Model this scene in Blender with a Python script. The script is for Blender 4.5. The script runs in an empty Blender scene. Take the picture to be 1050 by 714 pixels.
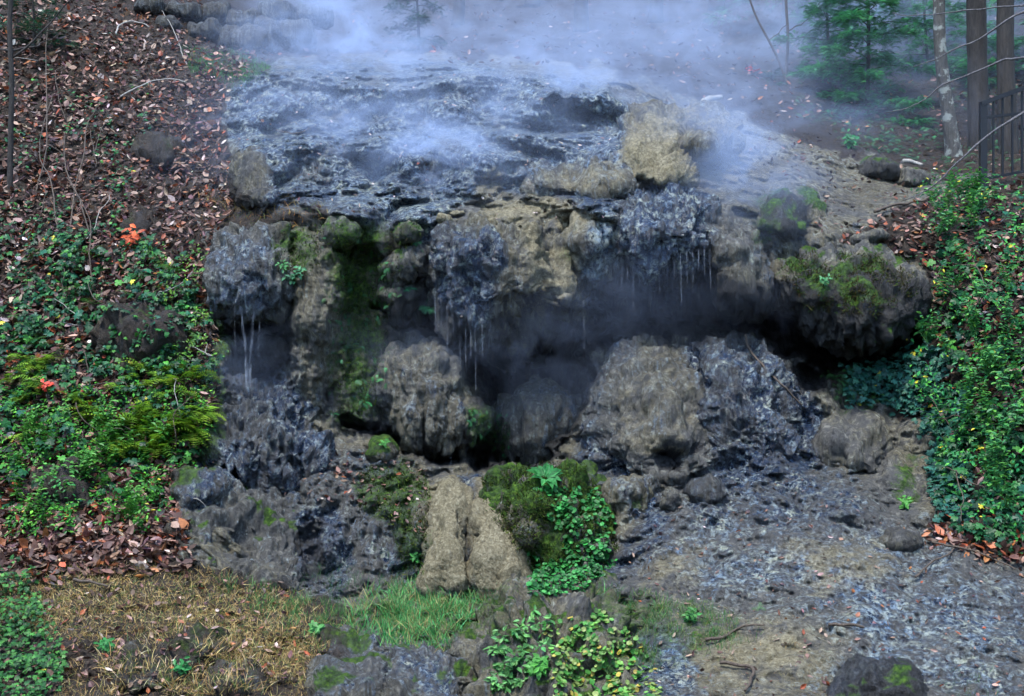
import bpy, math, random
import numpy as np
from mathutils import Vector, Matrix

random.seed(7)
RNG = np.random.default_rng(11)
C = bpy.data.collections.new("Collection")
scene = bpy.context.scene
scene.collection.children.link(C)

# ------------------------------------------------------------------ camera
F = 1442.0                      # focal length in photo pixels (1050 wide)
CAM = np.array([0.0, -13.7, 2.5])
cam_d = bpy.data.cameras.new("camera")
cam = bpy.data.objects.new("camera", cam_d)
C.objects.link(cam)
cam.location = CAM
cam.rotation_euler = (math.radians(90), 0, 0)
cam_d.sensor_width = 36.0
cam_d.lens = 36.0 * F / 1050.0
cam_d.clip_end = 2000
cam_d.clip_start = 0.1
scene.camera = cam


def P(u, v, y):
    """photo pixel + depth -> world point"""
    u = np.asarray(u, float); v = np.asarray(v, float); y = np.asarray(y, float)
    d = y - CAM[1]
    return np.stack([(u - 525.0) / F * d + 0 * y, y + 0 * u + 0 * v, CAM[2] - (v - 357.0) / F * d + 0 * u], -1)


def UV(p):
    d = p[..., 1] - CAM[1]
    return 525.0 + p[..., 0] / d * F, 357.0 - (p[..., 2] - CAM[2]) / d * F


# ------------------------------------------------------------------ noise
_perm = RNG.permutation(256).astype(np.int64)
_perm = np.concatenate([_perm, _perm, _perm])
_grad = RNG.normal(size=(256, 3)); _grad /= np.linalg.norm(_grad, axis=1)[:, None]


def perlin(p):
    p = np.asarray(p, float)
    sh = p.shape[:-1]; p = p.reshape(-1, 3)
    i = np.floor(p).astype(np.int64); f = p - i; i &= 255
    w = f * f * f * (f * (f * 6 - 15) + 10)
    out = np.zeros(len(p))
    for dx in (0, 1):
        wx = w[:, 0] if dx else 1 - w[:, 0]
        for dy in (0, 1):
            wy = w[:, 1] if dy else 1 - w[:, 1]
            for dz in (0, 1):
                wz = w[:, 2] if dz else 1 - w[:, 2]
                h = _perm[_perm[_perm[(i[:, 0] + dx) & 255] + ((i[:, 1] + dy) & 255)] + ((i[:, 2] + dz) & 255)]
                g = _grad[h]
                out += wx * wy * wz * (g[:, 0] * (f[:, 0] - dx) + g[:, 1] * (f[:, 1] - dy) + g[:, 2] * (f[:, 2] - dz))
    return (out * 1.6).reshape(sh)


def fbm(p, octv=4, ridged=False, gain=0.5):
    a = 1.0; s = 0.0; q = np.asarray(p, float)
    for k in range(octv):
        n = perlin(q + 17.3 * k)
        if ridged: n = 1 - 2 * np.abs(n)
        s = s + a * n; a *= gain; q = q * 2.03
    return s


def sdf(U, V, poly):
    """signed distance in pixels, positive inside"""
    pts = np.asarray(poly, float); n = len(pts)
    d2 = np.full(U.shape, 1e18); ins = np.zeros(U.shape, bool)
    for k in range(n):
        a = pts[k]; b = pts[(k + 1) % n]; e = b - a
        wu = U - a[0]; wv = V - a[1]
        t = np.clip((wu * e[0] + wv * e[1]) / (e @ e + 1e-9), 0, 1)
        d2 = np.minimum(d2, (wu - t * e[0]) ** 2 + (wv - t * e[1]) ** 2)
        c = ((a[1] > V) != (b[1] > V)) & (U < (b[0] - a[0]) * (V - a[1]) / (b[1] - a[1] + 1e-12) + a[0])
        ins ^= c
    return np.where(ins, 1, -1) * np.sqrt(d2)


def sstep(a, b, x):
    t = np.clip((x - a) / (b - a), 0, 1)
    return t * t * (3 - 2 * t)


def new_mesh(name, verts, faces, mats=(), smooth=True, origin=(0, 0, 0), parent=None, attrs=None, fmat=None):
    """faces: (n,k) int array or list of such arrays"""
    if not isinstance(faces, (list, tuple)): faces = [faces]
    faces = [np.asarray(f, np.int32) for f in faces if len(f)]
    o3 = np.asarray(origin, float)
    verts = np.asarray(verts, float) - o3
    me = bpy.data.meshes.new(name)
    me.vertices.add(len(verts)); me.vertices.foreach_set("co", verts.astype(np.float32).ravel())
    loops = np.concatenate([f.ravel() for f in faces])
    tot = np.concatenate([np.full(len(f), f.shape[1], np.int32) for f in faces])
    start = np.concatenate([[0], np.cumsum(tot)[:-1]]).astype(np.int32)
    me.loops.add(len(loops)); me.loops.foreach_set("vertex_index", loops.astype(np.int32))
    me.polygons.add(len(tot)); me.polygons.foreach_set("loop_start", start)
    try: me.polygons.foreach_set("loop_total", tot)
    except Exception: pass
    me.polygons.foreach_set("use_smooth", np.full(len(tot), smooth, bool))
    if fmat is not None: me.polygons.foreach_set("material_index", np.asarray(fmat, np.int32))
    for m in (mats if isinstance(mats, (list, tuple)) else [mats]): me.materials.append(m)
    for k, a in (attrs or {}).items():
        at = me.attributes.new(k, 'FLOAT_COLOR', 'POINT')
        at.data.foreach_set("color", np.asarray(a, np.float32).ravel())
    me.update(calc_edges=True); me.validate()
    ob = bpy.data.objects.new(name, me); C.objects.link(ob)
    if parent is not None:
        ob.parent = parent
        ob.location = o3 - np.asarray(parent.location)
    else: ob.location = o3
    return ob


def tag(o, label=None, cat=None, group=None, kind=None):
    if label: o["label"] = label
    if cat: o["category"] = cat
    if group: o["group"] = group
    if kind: o["kind"] = kind
    return o


def empty(name, loc, label, cat, group=None):
    o = bpy.data.objects.new(name, None); C.objects.link(o); o.location = loc
    o.empty_display_size = 0.2
    return tag(o, label, cat, group)


def copy_tree(o, parent=None):
    c = o.copy(); C.objects.link(c)
    if parent is not None: c.parent = parent
    for ch in list(o.children): copy_tree(ch, c)
    return c


class MB:
    """collects tubes into one mesh"""
    def __init__(s): s.v = []; s.f3 = []; s.f4 = []; s.n = 0; s.col = []

    def tube(s, pts, radii, seg=6, col=None, cap=True):
        pts = np.asarray(pts, float); n = len(pts)
        radii = np.broadcast_to(np.asarray(radii, float), (n,)) if np.ndim(radii) else np.full(n, radii)
        t = np.gradient(pts, axis=0); t /= np.linalg.norm(t, axis=1)[:, None] + 1e-9
        ref = np.array([0.13, 0.21, 1.0]) if abs(t[0, 2]) < 0.9 else np.array([1.0, 0.2, 0.1])
        a = np.cross(t, ref); a /= np.linalg.norm(a, axis=1)[:, None] + 1e-9
        b = np.cross(t, a)
        ang = np.arange(seg) * 2 * np.pi / seg
        ring = pts[:, None] + radii[:, None, None] * (np.cos(ang)[None, :, None] * a[:, None] + np.sin(ang)[None, :, None] * b[:, None])
        base = s.n
        s.v.append(ring.reshape(-1, 3)); s.n += n * seg
        i, j = np.meshgrid(np.arange(n - 1), np.arange(seg), indexing='ij')
        j2 = (j + 1) % seg
        s.f4.append(np.stack([base + i * seg + j, base + i * seg + j2, base + (i + 1) * seg + j2, base + (i + 1) * seg + j], -1).reshape(-1, 4))
        if cap:
            for e in (0, n - 1):
                s.v.append(pts[e][None]); c = s.n; s.n += 1
                jj = np.arange(seg)
                tri = np.stack([np.full(seg, c), base + e * seg + jj, base + e * seg + (jj + 1) % seg], -1)
                s.f3.append(tri if e else tri[:, ::-1])
        return s

    def box(s, c, sx, sy, sz, R=None):
        q = np.array([[x, y, z] for x in (-1, 1) for y in (-1, 1) for z in (-1, 1)]) * np.array([sx, sy, sz]) / 2
        if R is not None: q = q @ np.asarray(R).T
        b = s.n; s.v.append(q + np.asarray(c)); s.n += 8
        s.f4.append(np.array([[0, 1, 3, 2], [4, 6, 7, 5], [0, 4, 5, 1], [2, 3, 7, 6], [0, 2, 6, 4], [1, 5, 7, 3]]) + b)
        return s

    def build(s, name, mat, parent=None, origin=(0, 0, 0), smooth=True):
        fs = []
        if s.f4: fs.append(np.concatenate(s.f4))
        if s.f3: fs.append(np.concatenate(s.f3))
        return new_mesh(name, np.concatenate(s.v), fs, mat, smooth, origin, parent)


# ------------------------------------------------------------------ node helpers
class G:
    def __init__(s, name):
        s.m = bpy.data.materials.new(name); s.m.use_nodes = True
        s.t = s.m.node_tree; s.t.nodes.clear(); s.out = s.t.nodes.new('ShaderNodeOutputMaterial')

    def n(s, typ, **kw):
        nd = s.t.nodes.new(typ)
        for k, v in kw.items():
            if k in nd.inputs.keys() if isinstance(k, str) else False: pass
            setattr(nd, k, v)
        return nd

    def set(s, sock, val):
        if isinstance(val, bpy.types.NodeSocket): s.t.links.new(val, sock)
        elif val is not None: sock.default_value = val

    def math(s, op, a, b=None, c=None, clamp=False):
        nd = s.t.nodes.new('ShaderNodeMath'); nd.operation = op; nd.use_clamp = clamp
        s.set(nd.inputs[0], a)
        if b is not None: s.set(nd.inputs[1], b)
        if c is not None: s.set(nd.inputs[2], c)
        return nd.outputs[0]

    def vm(s, op, a, b=None, out=0):
        nd = s.t.nodes.new('ShaderNodeVectorMath'); nd.operation = op
        s.set(nd.inputs[0], a)
        if b is not None: s.set(nd.inputs[1], b)
        return nd.outputs[out]

    def noise(s, vec, scale, detail=4, rough=0.55, dist=0.0, out=0, lac=2.0):
        nd = s.t.nodes.new('ShaderNodeTexNoise')
        s.set(nd.inputs['Vector'], vec); nd.inputs['Scale'].default_value = scale
        nd.inputs['Detail'].default_value = detail; nd.inputs['Roughness'].default_value = rough
        nd.inputs['Distortion'].default_value = dist; nd.inputs['Lacunarity'].default_value = lac
        return nd.outputs[out]

    def voro(s, vec, scale, feature='F1', rnd=1.0, out='Distance'):
        nd = s.t.nodes.new('ShaderNodeTexVoronoi'); nd.feature = feature
        s.set(nd.inputs['Vector'], vec); nd.inputs['Scale'].default_value = scale
        nd.inputs['Randomness'].default_value = rnd
        return nd.outputs[out]

    def ramp(s, fac, stops, interp='LINEAR'):
        nd = s.t.nodes.new('ShaderNodeValToRGB'); cr = nd.color_ramp; cr.interpolation = interp
        while len(cr.elements) < len(stops): cr.elements.new(0.5)
        for e, (p, c) in zip(cr.elements, stops):
            e.position = p; e.color = (c[0], c[1], c[2], 1) if np.ndim(c) else (c, c, c, 1)
        s.set(nd.inputs[0], fac)
        return nd.outputs[0]

    def mix(s, fac, a, b, blend='MIX'):
        nd = s.t.nodes.new('ShaderNodeMix'); nd.data_type = 'RGBA'; nd.blend_type = blend
        s.set(nd.inputs[0], fac)
        for k, x in ((6, a), (7, b)):
            if isinstance(x, (tuple, list)): x = (x[0], x[1], x[2], 1)
            s.set(nd.inputs[k], x)
        return nd.outputs[2]

    def mixf(s, fac, a, b):
        nd = s.t.nodes.new('ShaderNodeMix'); nd.data_type = 'FLOAT'
        s.set(nd.inputs[0], fac); s.set(nd.inputs[2], a); s.set(nd.inputs[3], b)
        return nd.outputs[0]

    def maprange(s, x, a, b, c=0.0, d=1.0, smooth=False):
        nd = s.t.nodes.new('ShaderNodeMapRange'); nd.clamp = True
        if smooth: nd.interpolation_type = 'SMOOTHSTEP'
        s.set(nd.inputs[0], x)
        for k, q in enumerate((a, b, c, d)): s.set(nd.inputs[k + 1], q)
        return nd.outputs[0]

    def bump(s, h, dist=0.02, strength=1.0, normal=None):
        nd = s.t.nodes.new('ShaderNodeBump'); nd.inputs['Strength'].default_value = strength
        nd.inputs['Distance'].default_value = dist
        s.set(nd.inputs['Height'], h)
        if normal is not None: s.set(nd.inputs['Normal'], normal)
        return nd.outputs[0]

    def bsdf(s, col, rough=0.6, normal=None, spec=0.5, **kw):
        nd = s.t.nodes.new('ShaderNodeBsdfPrincipled')
        if isinstance(col, (tuple, list)): col = (col[0], col[1], col[2], 1)
        s.set(nd.inputs['Base Color'], col); s.set(nd.inputs['Roughness'], rough)
        s.set(nd.inputs['Specular IOR Level'], spec)
        if normal is not None: s.set(nd.inputs['Normal'], normal)
        for k, v in kw.items(): s.set(nd.inputs[k], v)
        s.t.links.new(nd.outputs[0], s.out.inputs[0])
        return nd

    def attr(s, name):
        nd = s.t.nodes.new('ShaderNodeAttribute'); nd.attribute_name = name
        return nd.outputs['Color']

    def sep(s, col):
        nd = s.t.nodes.new('ShaderNodeSeparateColor'); s.set(nd.inputs[0], col)
        return nd.outputs

    def pos(s):
        return s.t.nodes.new('ShaderNodeNewGeometry').outputs['Position']
# ------------------------------------------------------------------ materials
def make_tufa():
    g = G("tufa")
    p = g.pos()
    wet, moss, soil = g.sep(g.attr("zone_a"))[:3]
    pale, dark, dry = g.sep(g.attr("zone_b"))[:3]
    n_big = g.noise(p, 1.6, 4, 0.6)
    n_mid = g.noise(p, 7.0, 6, 0.65, 0.3)
    n_fine = g.noise(p, 34.0, 6, 0.7, 0.6)
    n_grit = g.noise(p, 120.0, 4, 0.7)
    streak_v = g.vm('MULTIPLY', p, (15.0, 15.0, 1.5))
    n_str = g.noise(streak_v, 1.0, 5, 0.65, 0.8)
    cell = g.voro(g.vm('ADD', p, g.vm('SCALE', g.noise(p, 20, 3, 0.5, out=1), None)), 26.0)
    # dry tufa: grey-olive to cream, streaked downwards
    t = g.math('ADD', g.math('MULTIPLY', n_mid, 0.4), g.math('MULTIPLY', n_str, 0.6))
    tan = g.ramp(t, [(0.30, (0.024, 0.025, 0.025)), (0.43, (0.078, 0.074, 0.056)), (0.55, (0.175, 0.162, 0.108)), (0.70, (0.39, 0.36, 0.24))])
    tan = g.mix(g.maprange(n_fine, 0.34, 0.46, 0.75, 0.0), tan, (0.032, 0.032, 0.03))
    tan = g.mix(g.maprange(n_grit, 0.55, 0.72, 0.0, 0.45), tan, (0.42, 0.40, 0.32))
    patch = g.math('ADD', g.math('MULTIPLY', n_big, .6), g.math('MULTIPLY', n_str, .4))
    tan = g.mix(g.maprange(patch, .44, .56, .78, 0.0, True), tan, g.mix(n_fine, (.022, .024, .03), (.105, .108, .112)))
    warm = g.mix(g.maprange(n_big, 0.4, 0.62), (1, 1, 1), (1.06, 1.0, 0.86))
    tan = g.mix(1.0, tan, warm, 'MULTIPLY')
    n_fk2 = g.noise(g.vm('MULTIPLY', p, (1, 1, .55)), 19.0, 6, 0.72, .4)
    tan = g.mix(g.maprange(n_fk2, .54, .64, 0.0, .4), tan, (0.36, 0.35, 0.29))
    tan = g.mix(g.maprange(n_fk2, .36, .44, .8, 0.0), tan, (0.022, 0.023, 0.024))
    # wet tufa: dark slate film with the sky's blue cast painted in, pale crust flecks
    thr = g.maprange(pale, 0.0, 1.0, 0.61, 0.45)
    n_flk = g.noise(p, 17.0, 6, 0.68, .35)
    f = g.math('ADD', g.math('ADD', g.math('MULTIPLY', n_fine, 0.3), g.math('MULTIPLY', n_flk, 0.4)), g.math('ADD', g.math('MULTIPLY', n_mid, 0.1), g.math('MULTIPLY', n_str, 0.2)))
    crust = g.maprange(g.math('SUBTRACT', f, thr), -0.035, 0.05)
    wetb = g.ramp(n_fine, [(0.3, (0.003, 0.006, 0.020)), (0.5, (0.014, 0.034, 0.080)), (0.7, (0.05, 0.095, 0.19))])
    crustc = g.mix(g.maprange(n_mid, 0.35, 0.65), (0.19, 0.30, 0.44), (0.46, 0.49, 0.37))
    wetc = g.mix(crust, wetb, crustc)
    # moss / algae
    mc = g.ramp(g.noise(p, 22.0, 5, 0.7), [(0.3, (0.006, 0.016, 0.003)), (0.48, (0.024, 0.062, 0.007)), (0.62, (0.07, 0.145, 0.012)), (0.8, (0.14, 0.22, 0.025))])
    # soil
    sc = g.ramp(g.noise(p, 28.0, 6, 0.7), [(0.3, (0.008, 0.006, 0.005)), (0.5, (0.026, 0.019, 0.014)), (0.7, (0.075, 0.055, 0.04))])

    def brk(w, amt=0.5, n=n_mid, soft=0.12):
        # break up a painted weight with noise so the border is ragged
        x = g.math('ADD', w, g.math('MULTIPLY', g.math('SUBTRACT', n, 0.5), amt * 2))
        return g.maprange(x, 0.5 - soft, 0.5 + soft)
    n_wt = g.math('ADD', g.math('MULTIPLY', n_str, .6), g.math('ADD', g.math('ADD', g.math('MULTIPLY', n_mid, .25), g.math('MULTIPLY', g.math('SUBTRACT', n_big, .5), .55)), g.math('MULTIPLY', n_fine, .15)))
    w_wet = brk(wet, 2.1, n_wt, 0.3)
    n_ms = g.math('ADD', g.math('MULTIPLY', n_fine, .45), g.math('MULTIPLY', n_mid, .55))
    w_moss = brk(moss, 1.1, n_ms, 0.16)
    w_soil = brk(soil, 0.35)
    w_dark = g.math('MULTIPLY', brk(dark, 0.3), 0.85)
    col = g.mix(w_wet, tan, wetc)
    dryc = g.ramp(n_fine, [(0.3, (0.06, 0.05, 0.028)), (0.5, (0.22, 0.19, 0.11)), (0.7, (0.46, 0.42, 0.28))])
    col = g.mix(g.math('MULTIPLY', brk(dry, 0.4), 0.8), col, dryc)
    col = g.mix(w_dark, col, g.mix(n_mid, (0.008, 0.009, 0.013), (0.028, 0.028, 0.03)))  # near-black tone, also carries the painted cave shade
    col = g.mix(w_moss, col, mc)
    col = g.mix(w_soil, col, sc)
    # roughness
    r = g.mixf(w_wet, 0.72, g.mixf(n_fine, 0.07, 0.28))
    r = g.mixf(g.math('MAXIMUM', w_moss, w_soil), r, 0.85)
    r = g.mixf(g.math('MULTIPLY', w_dark, 0.6), r, 0.4)
    # relief
    h1 = g.math('ADD', g.math('MULTIPLY', n_mid, 0.55), g.math('MULTIPLY', n_str, 0.6))
    hw = g.math('ADD', g.math('ADD', g.math('MULTIPLY', n_fine, 0.5), g.math('MULTIPLY', cell, 0.3)), g.math('MULTIPLY', n_flk, 0.8))
    h2 = g.mixf(w_wet, g.math('ADD', g.math('MULTIPLY', n_fine, 0.5), g.math('MULTIPLY', n_fk2, 0.7)), hw)
    nb = g.bump(h1, 0.07, 0.8)
    nb = g.bump(h2, 0.06, 0.95, nb)
    nb = g.bump(n_grit, 0.012, 0.8, nb)
    b = g.bsdf(col, r, nb, 0.5)
    g.set(b.inputs['Specular IOR Level'], g.mixf(w_wet, 0.25, 0.8))
    return g.m


def make_leaf(name, rough=0.5, trans=0.25, spec=0.4, gloss_var=True):
    """leaf surface coloured per leaf from the 'tint' attribute"""
    g = G(name)
    col = g.attr("tint")
    p = g.pos()
    v = g.noise(p, 45.0, 3, 0.6)
    col = g.mix(1.0, col, g.ramp(v, [(0.3, 0.65), (0.7, 1.25)]), 'MULTIPLY')
    d = g.bsdf(col, rough, None, spec)
    if trans > 0:
        tr = g.t.nodes.new('ShaderNodeBsdfTranslucent'); g.set(tr.inputs[0], col)
        mx = g.t.nodes.new('ShaderNodeMixShader'); mx.inputs[0].default_value = trans
        g.t.links.new(d.outputs[0], mx.inputs[1]); g.t.links.new(tr.outputs[0], mx.inputs[2])
        g.t.links.new(mx.outputs[0], g.out.inputs[0])
    return g.m


def make_bark(name, lo, hi, lichen=None, rough=0.8, scale=14):
    g = G(name); p = g.pos()
    n1 = g.noise(g.vm('MULTIPLY', p, (1, 1, 0.22)), scale * 2.2, 6, 0.7, 0.5)
    n2 = g.noise(p, scale * 0.6, 4, 0.6)
    c = g.ramp(n1, [(0.3, lo), (0.7, hi)])
    if lichen is not None:
        c = g.mix(g.maprange(n2, 0.54, 0.6), c, lichen)
    nb = g.bump(n1, 0.02, 0.9)
    g.bsdf(c, rough, nb, 0.3)
    return g.m


def make_plain(name, col, rough=0.5, metallic=0.0, spec=0.5, var=0.25, scale=30):
    g = G(name); p = g.pos(); n = g.noise(p, scale, 5, 0.65)
    c = g.mix(1.0, tuple(col), g.ramp(n, [(0.3, 1 - var), (0.7, 1 + var)]), 'MULTIPLY')
    b = g.bsdf(c, rough, g.bump(n, 0.004, 0.5), spec); b.inputs['Metallic'].default_value = metallic
    return g.m


def make_water():
    g = G("falling_water"); p = g.pos()
    n = g.noise(g.vm('MULTIPLY', p, (1, 1, 0.15)), 40, 3, 0.6)
    b = g.bsdf((0.75, 0.82, 0.95), 0.15, g.bump(n, 0.006, 0.6), 0.6)
    tp = g.t.nodes.new('ShaderNodeBsdfTransparent')
    mx = g.t.nodes.new('ShaderNodeMixShader')
    g.set(mx.inputs[0], g.maprange(n, 0.42, 0.74, 0.0, 0.15))
    g.t.links.new(tp.outputs[0], mx.inputs[1]); g.t.links.new(b.outputs[0], mx.inputs[2])
    g.t.links.new(mx.outputs[0], g.out.inputs[0])
    return g.m


M_TUFA = make_tufa()
M_LITTER = make_leaf("dead_leaf", 0.55, 0.1, 0.45)
M_IVY = make_leaf("ivy_leaf", 0.45, 0.18, 0.22)
M_FOL = make_leaf("soft_leaf", 0.5, 0.3, 0.35)
M_GRASS = make_leaf("grass_blade", 0.55, 0.25, 0.3)
M_MOSS = make_leaf("moss_frond", 0.8, 0.25, 0.15)
M_TWIG = make_bark("twig_bark", (0.035, 0.026, 0.02), (0.13, 0.10, 0.075), None, 0.6, 30)
M_TWIG_PALE = make_bark("pale_twig_bark", (0.16, 0.15, 0.13), (0.42, 0.40, 0.36), None, 0.5, 30)
M_TWIG_WET = make_bark("wet_branch_bark", (0.02, 0.018, 0.018), (0.16, 0.15, 0.16), None, 0.2, 25)
M_TRUNK = make_bark("trunk_bark", (0.010, 0.009, 0.008), (0.05, 0.042, 0.037), None, 0.75, 12)
M_BIRCH = make_bark("mottled_bark", (0.022, 0.02, 0.018), (0.10, 0.095, 0.085), (0.22, 0.235, 0.21), 0.75, 12)
M_IRON = make_plain("painted_iron", (0.012, 0.013, 0.018), 0.35, 0.2, 0.5)
M_STONE = None
M_WATER = make_water()
# ------------------------------------------------------------------ terrain
us = [-420, -100, 60, 180, 260, 350, 450, 560, 680, 800, 870, 930, 1040, 1200, 1470]
TAB = [
 (-600, [44, 44, 46, 50, 55, 60, 62, 62, 62, 62, 62, 60, 58, 56, 56]),
 (-200, [16, 16, 18, 22, 32, 38, 40, 40, 41, 42, 42, 41, 38, 36, 36]),
 (-50, [7.5, 7.6, 8.2, 11, 20, 25, 26, 26, 27, 27, 26, 25, 21, 19, 19]),
 (14, [5.3, 5.3, 5.4, 6.3, 12, 16, 17, 17, 17, 16, 15, 14, 12, 11, 11]),
 (40, [4.8, 4.8, 4.9, 5.2, 7.5, 10, 11, 11, 12, 12, 11.5, 11, 9.5, 9, 9]),
 (56, [4.5, 4.5, 4.5, 4.8, 5.2, 6.5, 7, 7.5, 8.5, 9.5, 9.5, 9, 8, 7.5, 7.5]),
 (70, [4.3, 4.3, 4.3, 4.4, 4.3, 4.3, 4.3, 4.9, 6, 8, 8.3, 8, 7.2, 7, 7]),
 (90, [4, 4, 4, 4, 3.8, 3.7, 3.7, 4.1, 4.6, 6.5, 7, 7, 6.3, 6, 6]),
 (120, [3.5, 3.5, 3.5, 3.4, 3.0, 2.9, 2.9, 3.1, 3.3, 4.8, 5.5, 5.6, 5.2, 5, 5]),
 (150, [3, 3, 3, 2.9, 2.3, 2.1, 2.1, 2.1, 2.2, 3.3, 4.2, 4.5, 4.4, 4.2, 4]),
 (180, [2.5, 2.5, 2.5, 2.4, 1.8, 1.5, 1.5, 1.5, 1.2, 2.0, 3.0, 3.2, 2.6, 2.2, 2]),
 (210, [2.1, 2.1, 2.1, 1.9, 1.5, 1.2, 0.9, 0.8, 0.5, 1.0, 1.9, 2.1, 1.6, 1.3, 1.2]),
 (235, [1.8, 1.8, 1.7, 1.3, 0.6, 0.5, 0.35, 0.3, 0.25, 0.6, 1.1, 1.3, 0.9, 0.7, 0.6]),
 (270, [1.4, 1.4, 1.3, 0.9, 0.35, 0.4, 0.45, 0.5, 0.5, 0.6, 0.8, 0.8, 0.4, 0.2, 0.1]),
 (300, [1.1, 1.1, 1.0, 0.65, 0.4, 0.45, 0.5, 0.5, 0.5, 0.5, 0.7, 0.6, 0.1, -0.1, -0.2]),
 (360, [0.5, 0.5, 0.4, 0.1, 0.35, 0.45, 0.5, 0.5, 0.4, 0.4, 0.5, 0.4, -0.3, -0.5, -0.6]),
 (430, [-0.2, -0.2, -0.3, -0.3, 0.1, 0.3, 0.5, 0.4, 0.1, 0.1, 0.1, 0.1, -0.8, -1, -1.1]),
 (480, [-0.7, -0.7, -0.8, -0.7, -0.2, -0.1, 0, -0.2, -0.4, -0.5, -0.5, -0.5, -1.1, -1.3, -1.4]),
 (520, [-1.1, -1.1, -1.2, -1.1, -0.6, -0.5, -0.7, -0.8, -1.1, -1.2, -1.2, -1.1, -1.4, -1.6, -1.7]),
 (580, [-1.9, -1.9, -2, -1.9, -1.1, -0.8, -1.0, -1.3, -1.8, -2, -2, -2, -2, -2.1, -2.2]),
 (610, [-2.3, -2.3, -2.3, -2.3, -1.7, -1.3, -1.3, -1.7, -2.2, -2.4, -2.4, -2.4, -2.4, -2.4, -2.4]),
 (640, [-2.7, -2.7, -2.7, -2.7, -2.4, -2.1, -2.1, -2.2, -2.6, -2.8, -2.8, -2.8, -2.8, -2.8, -2.8]),
 (714, [-3.8, -3.8, -3.8, -3.8, -3.7, -3.5, -3.5, -3.5, -3.7, -3.8, -3.8, -3.8, -3.8, -3.8, -3.8]),
 (900, [-6.4] * 15), (1150, [-8.6] * 15)]
vs = [r[0] for r in TAB]; YT = np.array([r[1] for r in TAB], float)

# resample onto a regular 5 px grid and blur
cu = np.arange(-420, 1471, 5.0); cv = np.arange(-600, 1151, 5.0)
tmp = np.stack([np.interp(cu, us, r) for r in YT])
LOG = np.log(tmp + 13.7)
Yc = np.exp(np.stack([np.interp(cv, vs, LOG[:, k]) for k in range(len(cu))], 1)) - 13.7


def blur(a, s):
    k = np.exp(-0.5 * (np.arange(-3 * int(s + 1), 3 * int(s + 1) + 1) / s) ** 2); k /= k.sum()
    h = len(k) // 2
    for ax in (0, 1):
        b = np.pad(a, [(h, h) if i == ax else (0, 0) for i in (0, 1)], mode='edge')
        a = np.apply_along_axis(lambda x: np.convolve(x, k, 'valid'), ax, b)
    return a


# the upper cascade steps down in three rounded tiers
pv = [56, 66, 74, 84, 100, 122, 132, 142, 152, 172, 186, 196, 208, 228, 240]
py = [6.8, 4.6, 3.7, 3.4, 3.28, 3.2, 2.8, 1.95, 1.75, 1.66, 1.62, 1.3, .75, .38, .3]
wt_ = (sstep(225, 285, cu) * (1 - sstep(630, 710, cu)))[None, :] * (sstep(54, 66, cv) * (1 - sstep(222, 240, cv)))[:, None]
CU, CV = np.meshgrid(cu, cv)
wp = 10 * fbm(np.stack([CU / 70, CV / 160, 0 * CU], -1), 3) + 12 * (CU - 450) / 230 * sstep(80, 120, CV) * (1 - sstep(170, 200, CV)) * .5
Yt = np.interp((CV + wp * wt_).ravel(), pv, py).reshape(CU.shape)
Yc = Yc * (1 - wt_) + Yt * wt_
Yb = blur(Yc, 1.7)

cols = np.concatenate([np.arange(-420, -60, 12.0), np.arange(-60, 0, 4.0), np.arange(0, 1050, 1.75), np.arange(1050, 1110, 4.0), np.arange(1110, 1471, 12.0)])
rows = np.concatenate([np.arange(-600, -60, 14.0), np.arange(-60, 0, 4.0), np.arange(0, 714, 1.6), np.arange(714, 760, 4.0), np.arange(760, 1151, 14.0)])
U, V = np.meshgrid(cols, rows)


def bilin(A, au, av, u, v):
    x = np.clip((np.asarray(u, float) - au[0]) / (au[1] - au[0]), 0, len(au) - 1.001)
    y = np.clip((np.asarray(v, float) - av[0]) / (av[1] - av[0]), 0, len(av) - 1.001)
    i = x.astype(int); j = y.astype(int); fx = x - i; fy = y - j
    return (A[j, i] * (1 - fx) * (1 - fy) + A[j, i + 1] * fx * (1 - fy) + A[j + 1, i] * (1 - fx) * fy + A[j + 1, i + 1] * fx * fy)


Y = bilin(Yb, cu, cv, U, V)
P0 = P(U, V, Y)
UVn = np.stack([U / 26.0, V / 26.0, 0 * U], -1)
rag = fbm(UVn, 4) * 11.0                      # ragged borders, px
rag_v = fbm(np.stack([U / 9.0, V / 60.0, 0 * U + 3], -1), 3) * 7.0


def bulge(poly, h, w=30, ragged=1.0, drip=0.0):
    global Y
    d = sdf(U, V, poly) + rag * ragged + rag_v * drip
    t = np.clip(d / w, 0, 1)
    Y = Y - h * np.sqrt(1 - (1 - t) ** 2)


def carve(poly, h, w=18, ragged=1.0):
    global Y
    d = sdf(U, V, poly) + rag * ragged
    Y = Y + h * sstep(0, w, d)


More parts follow.
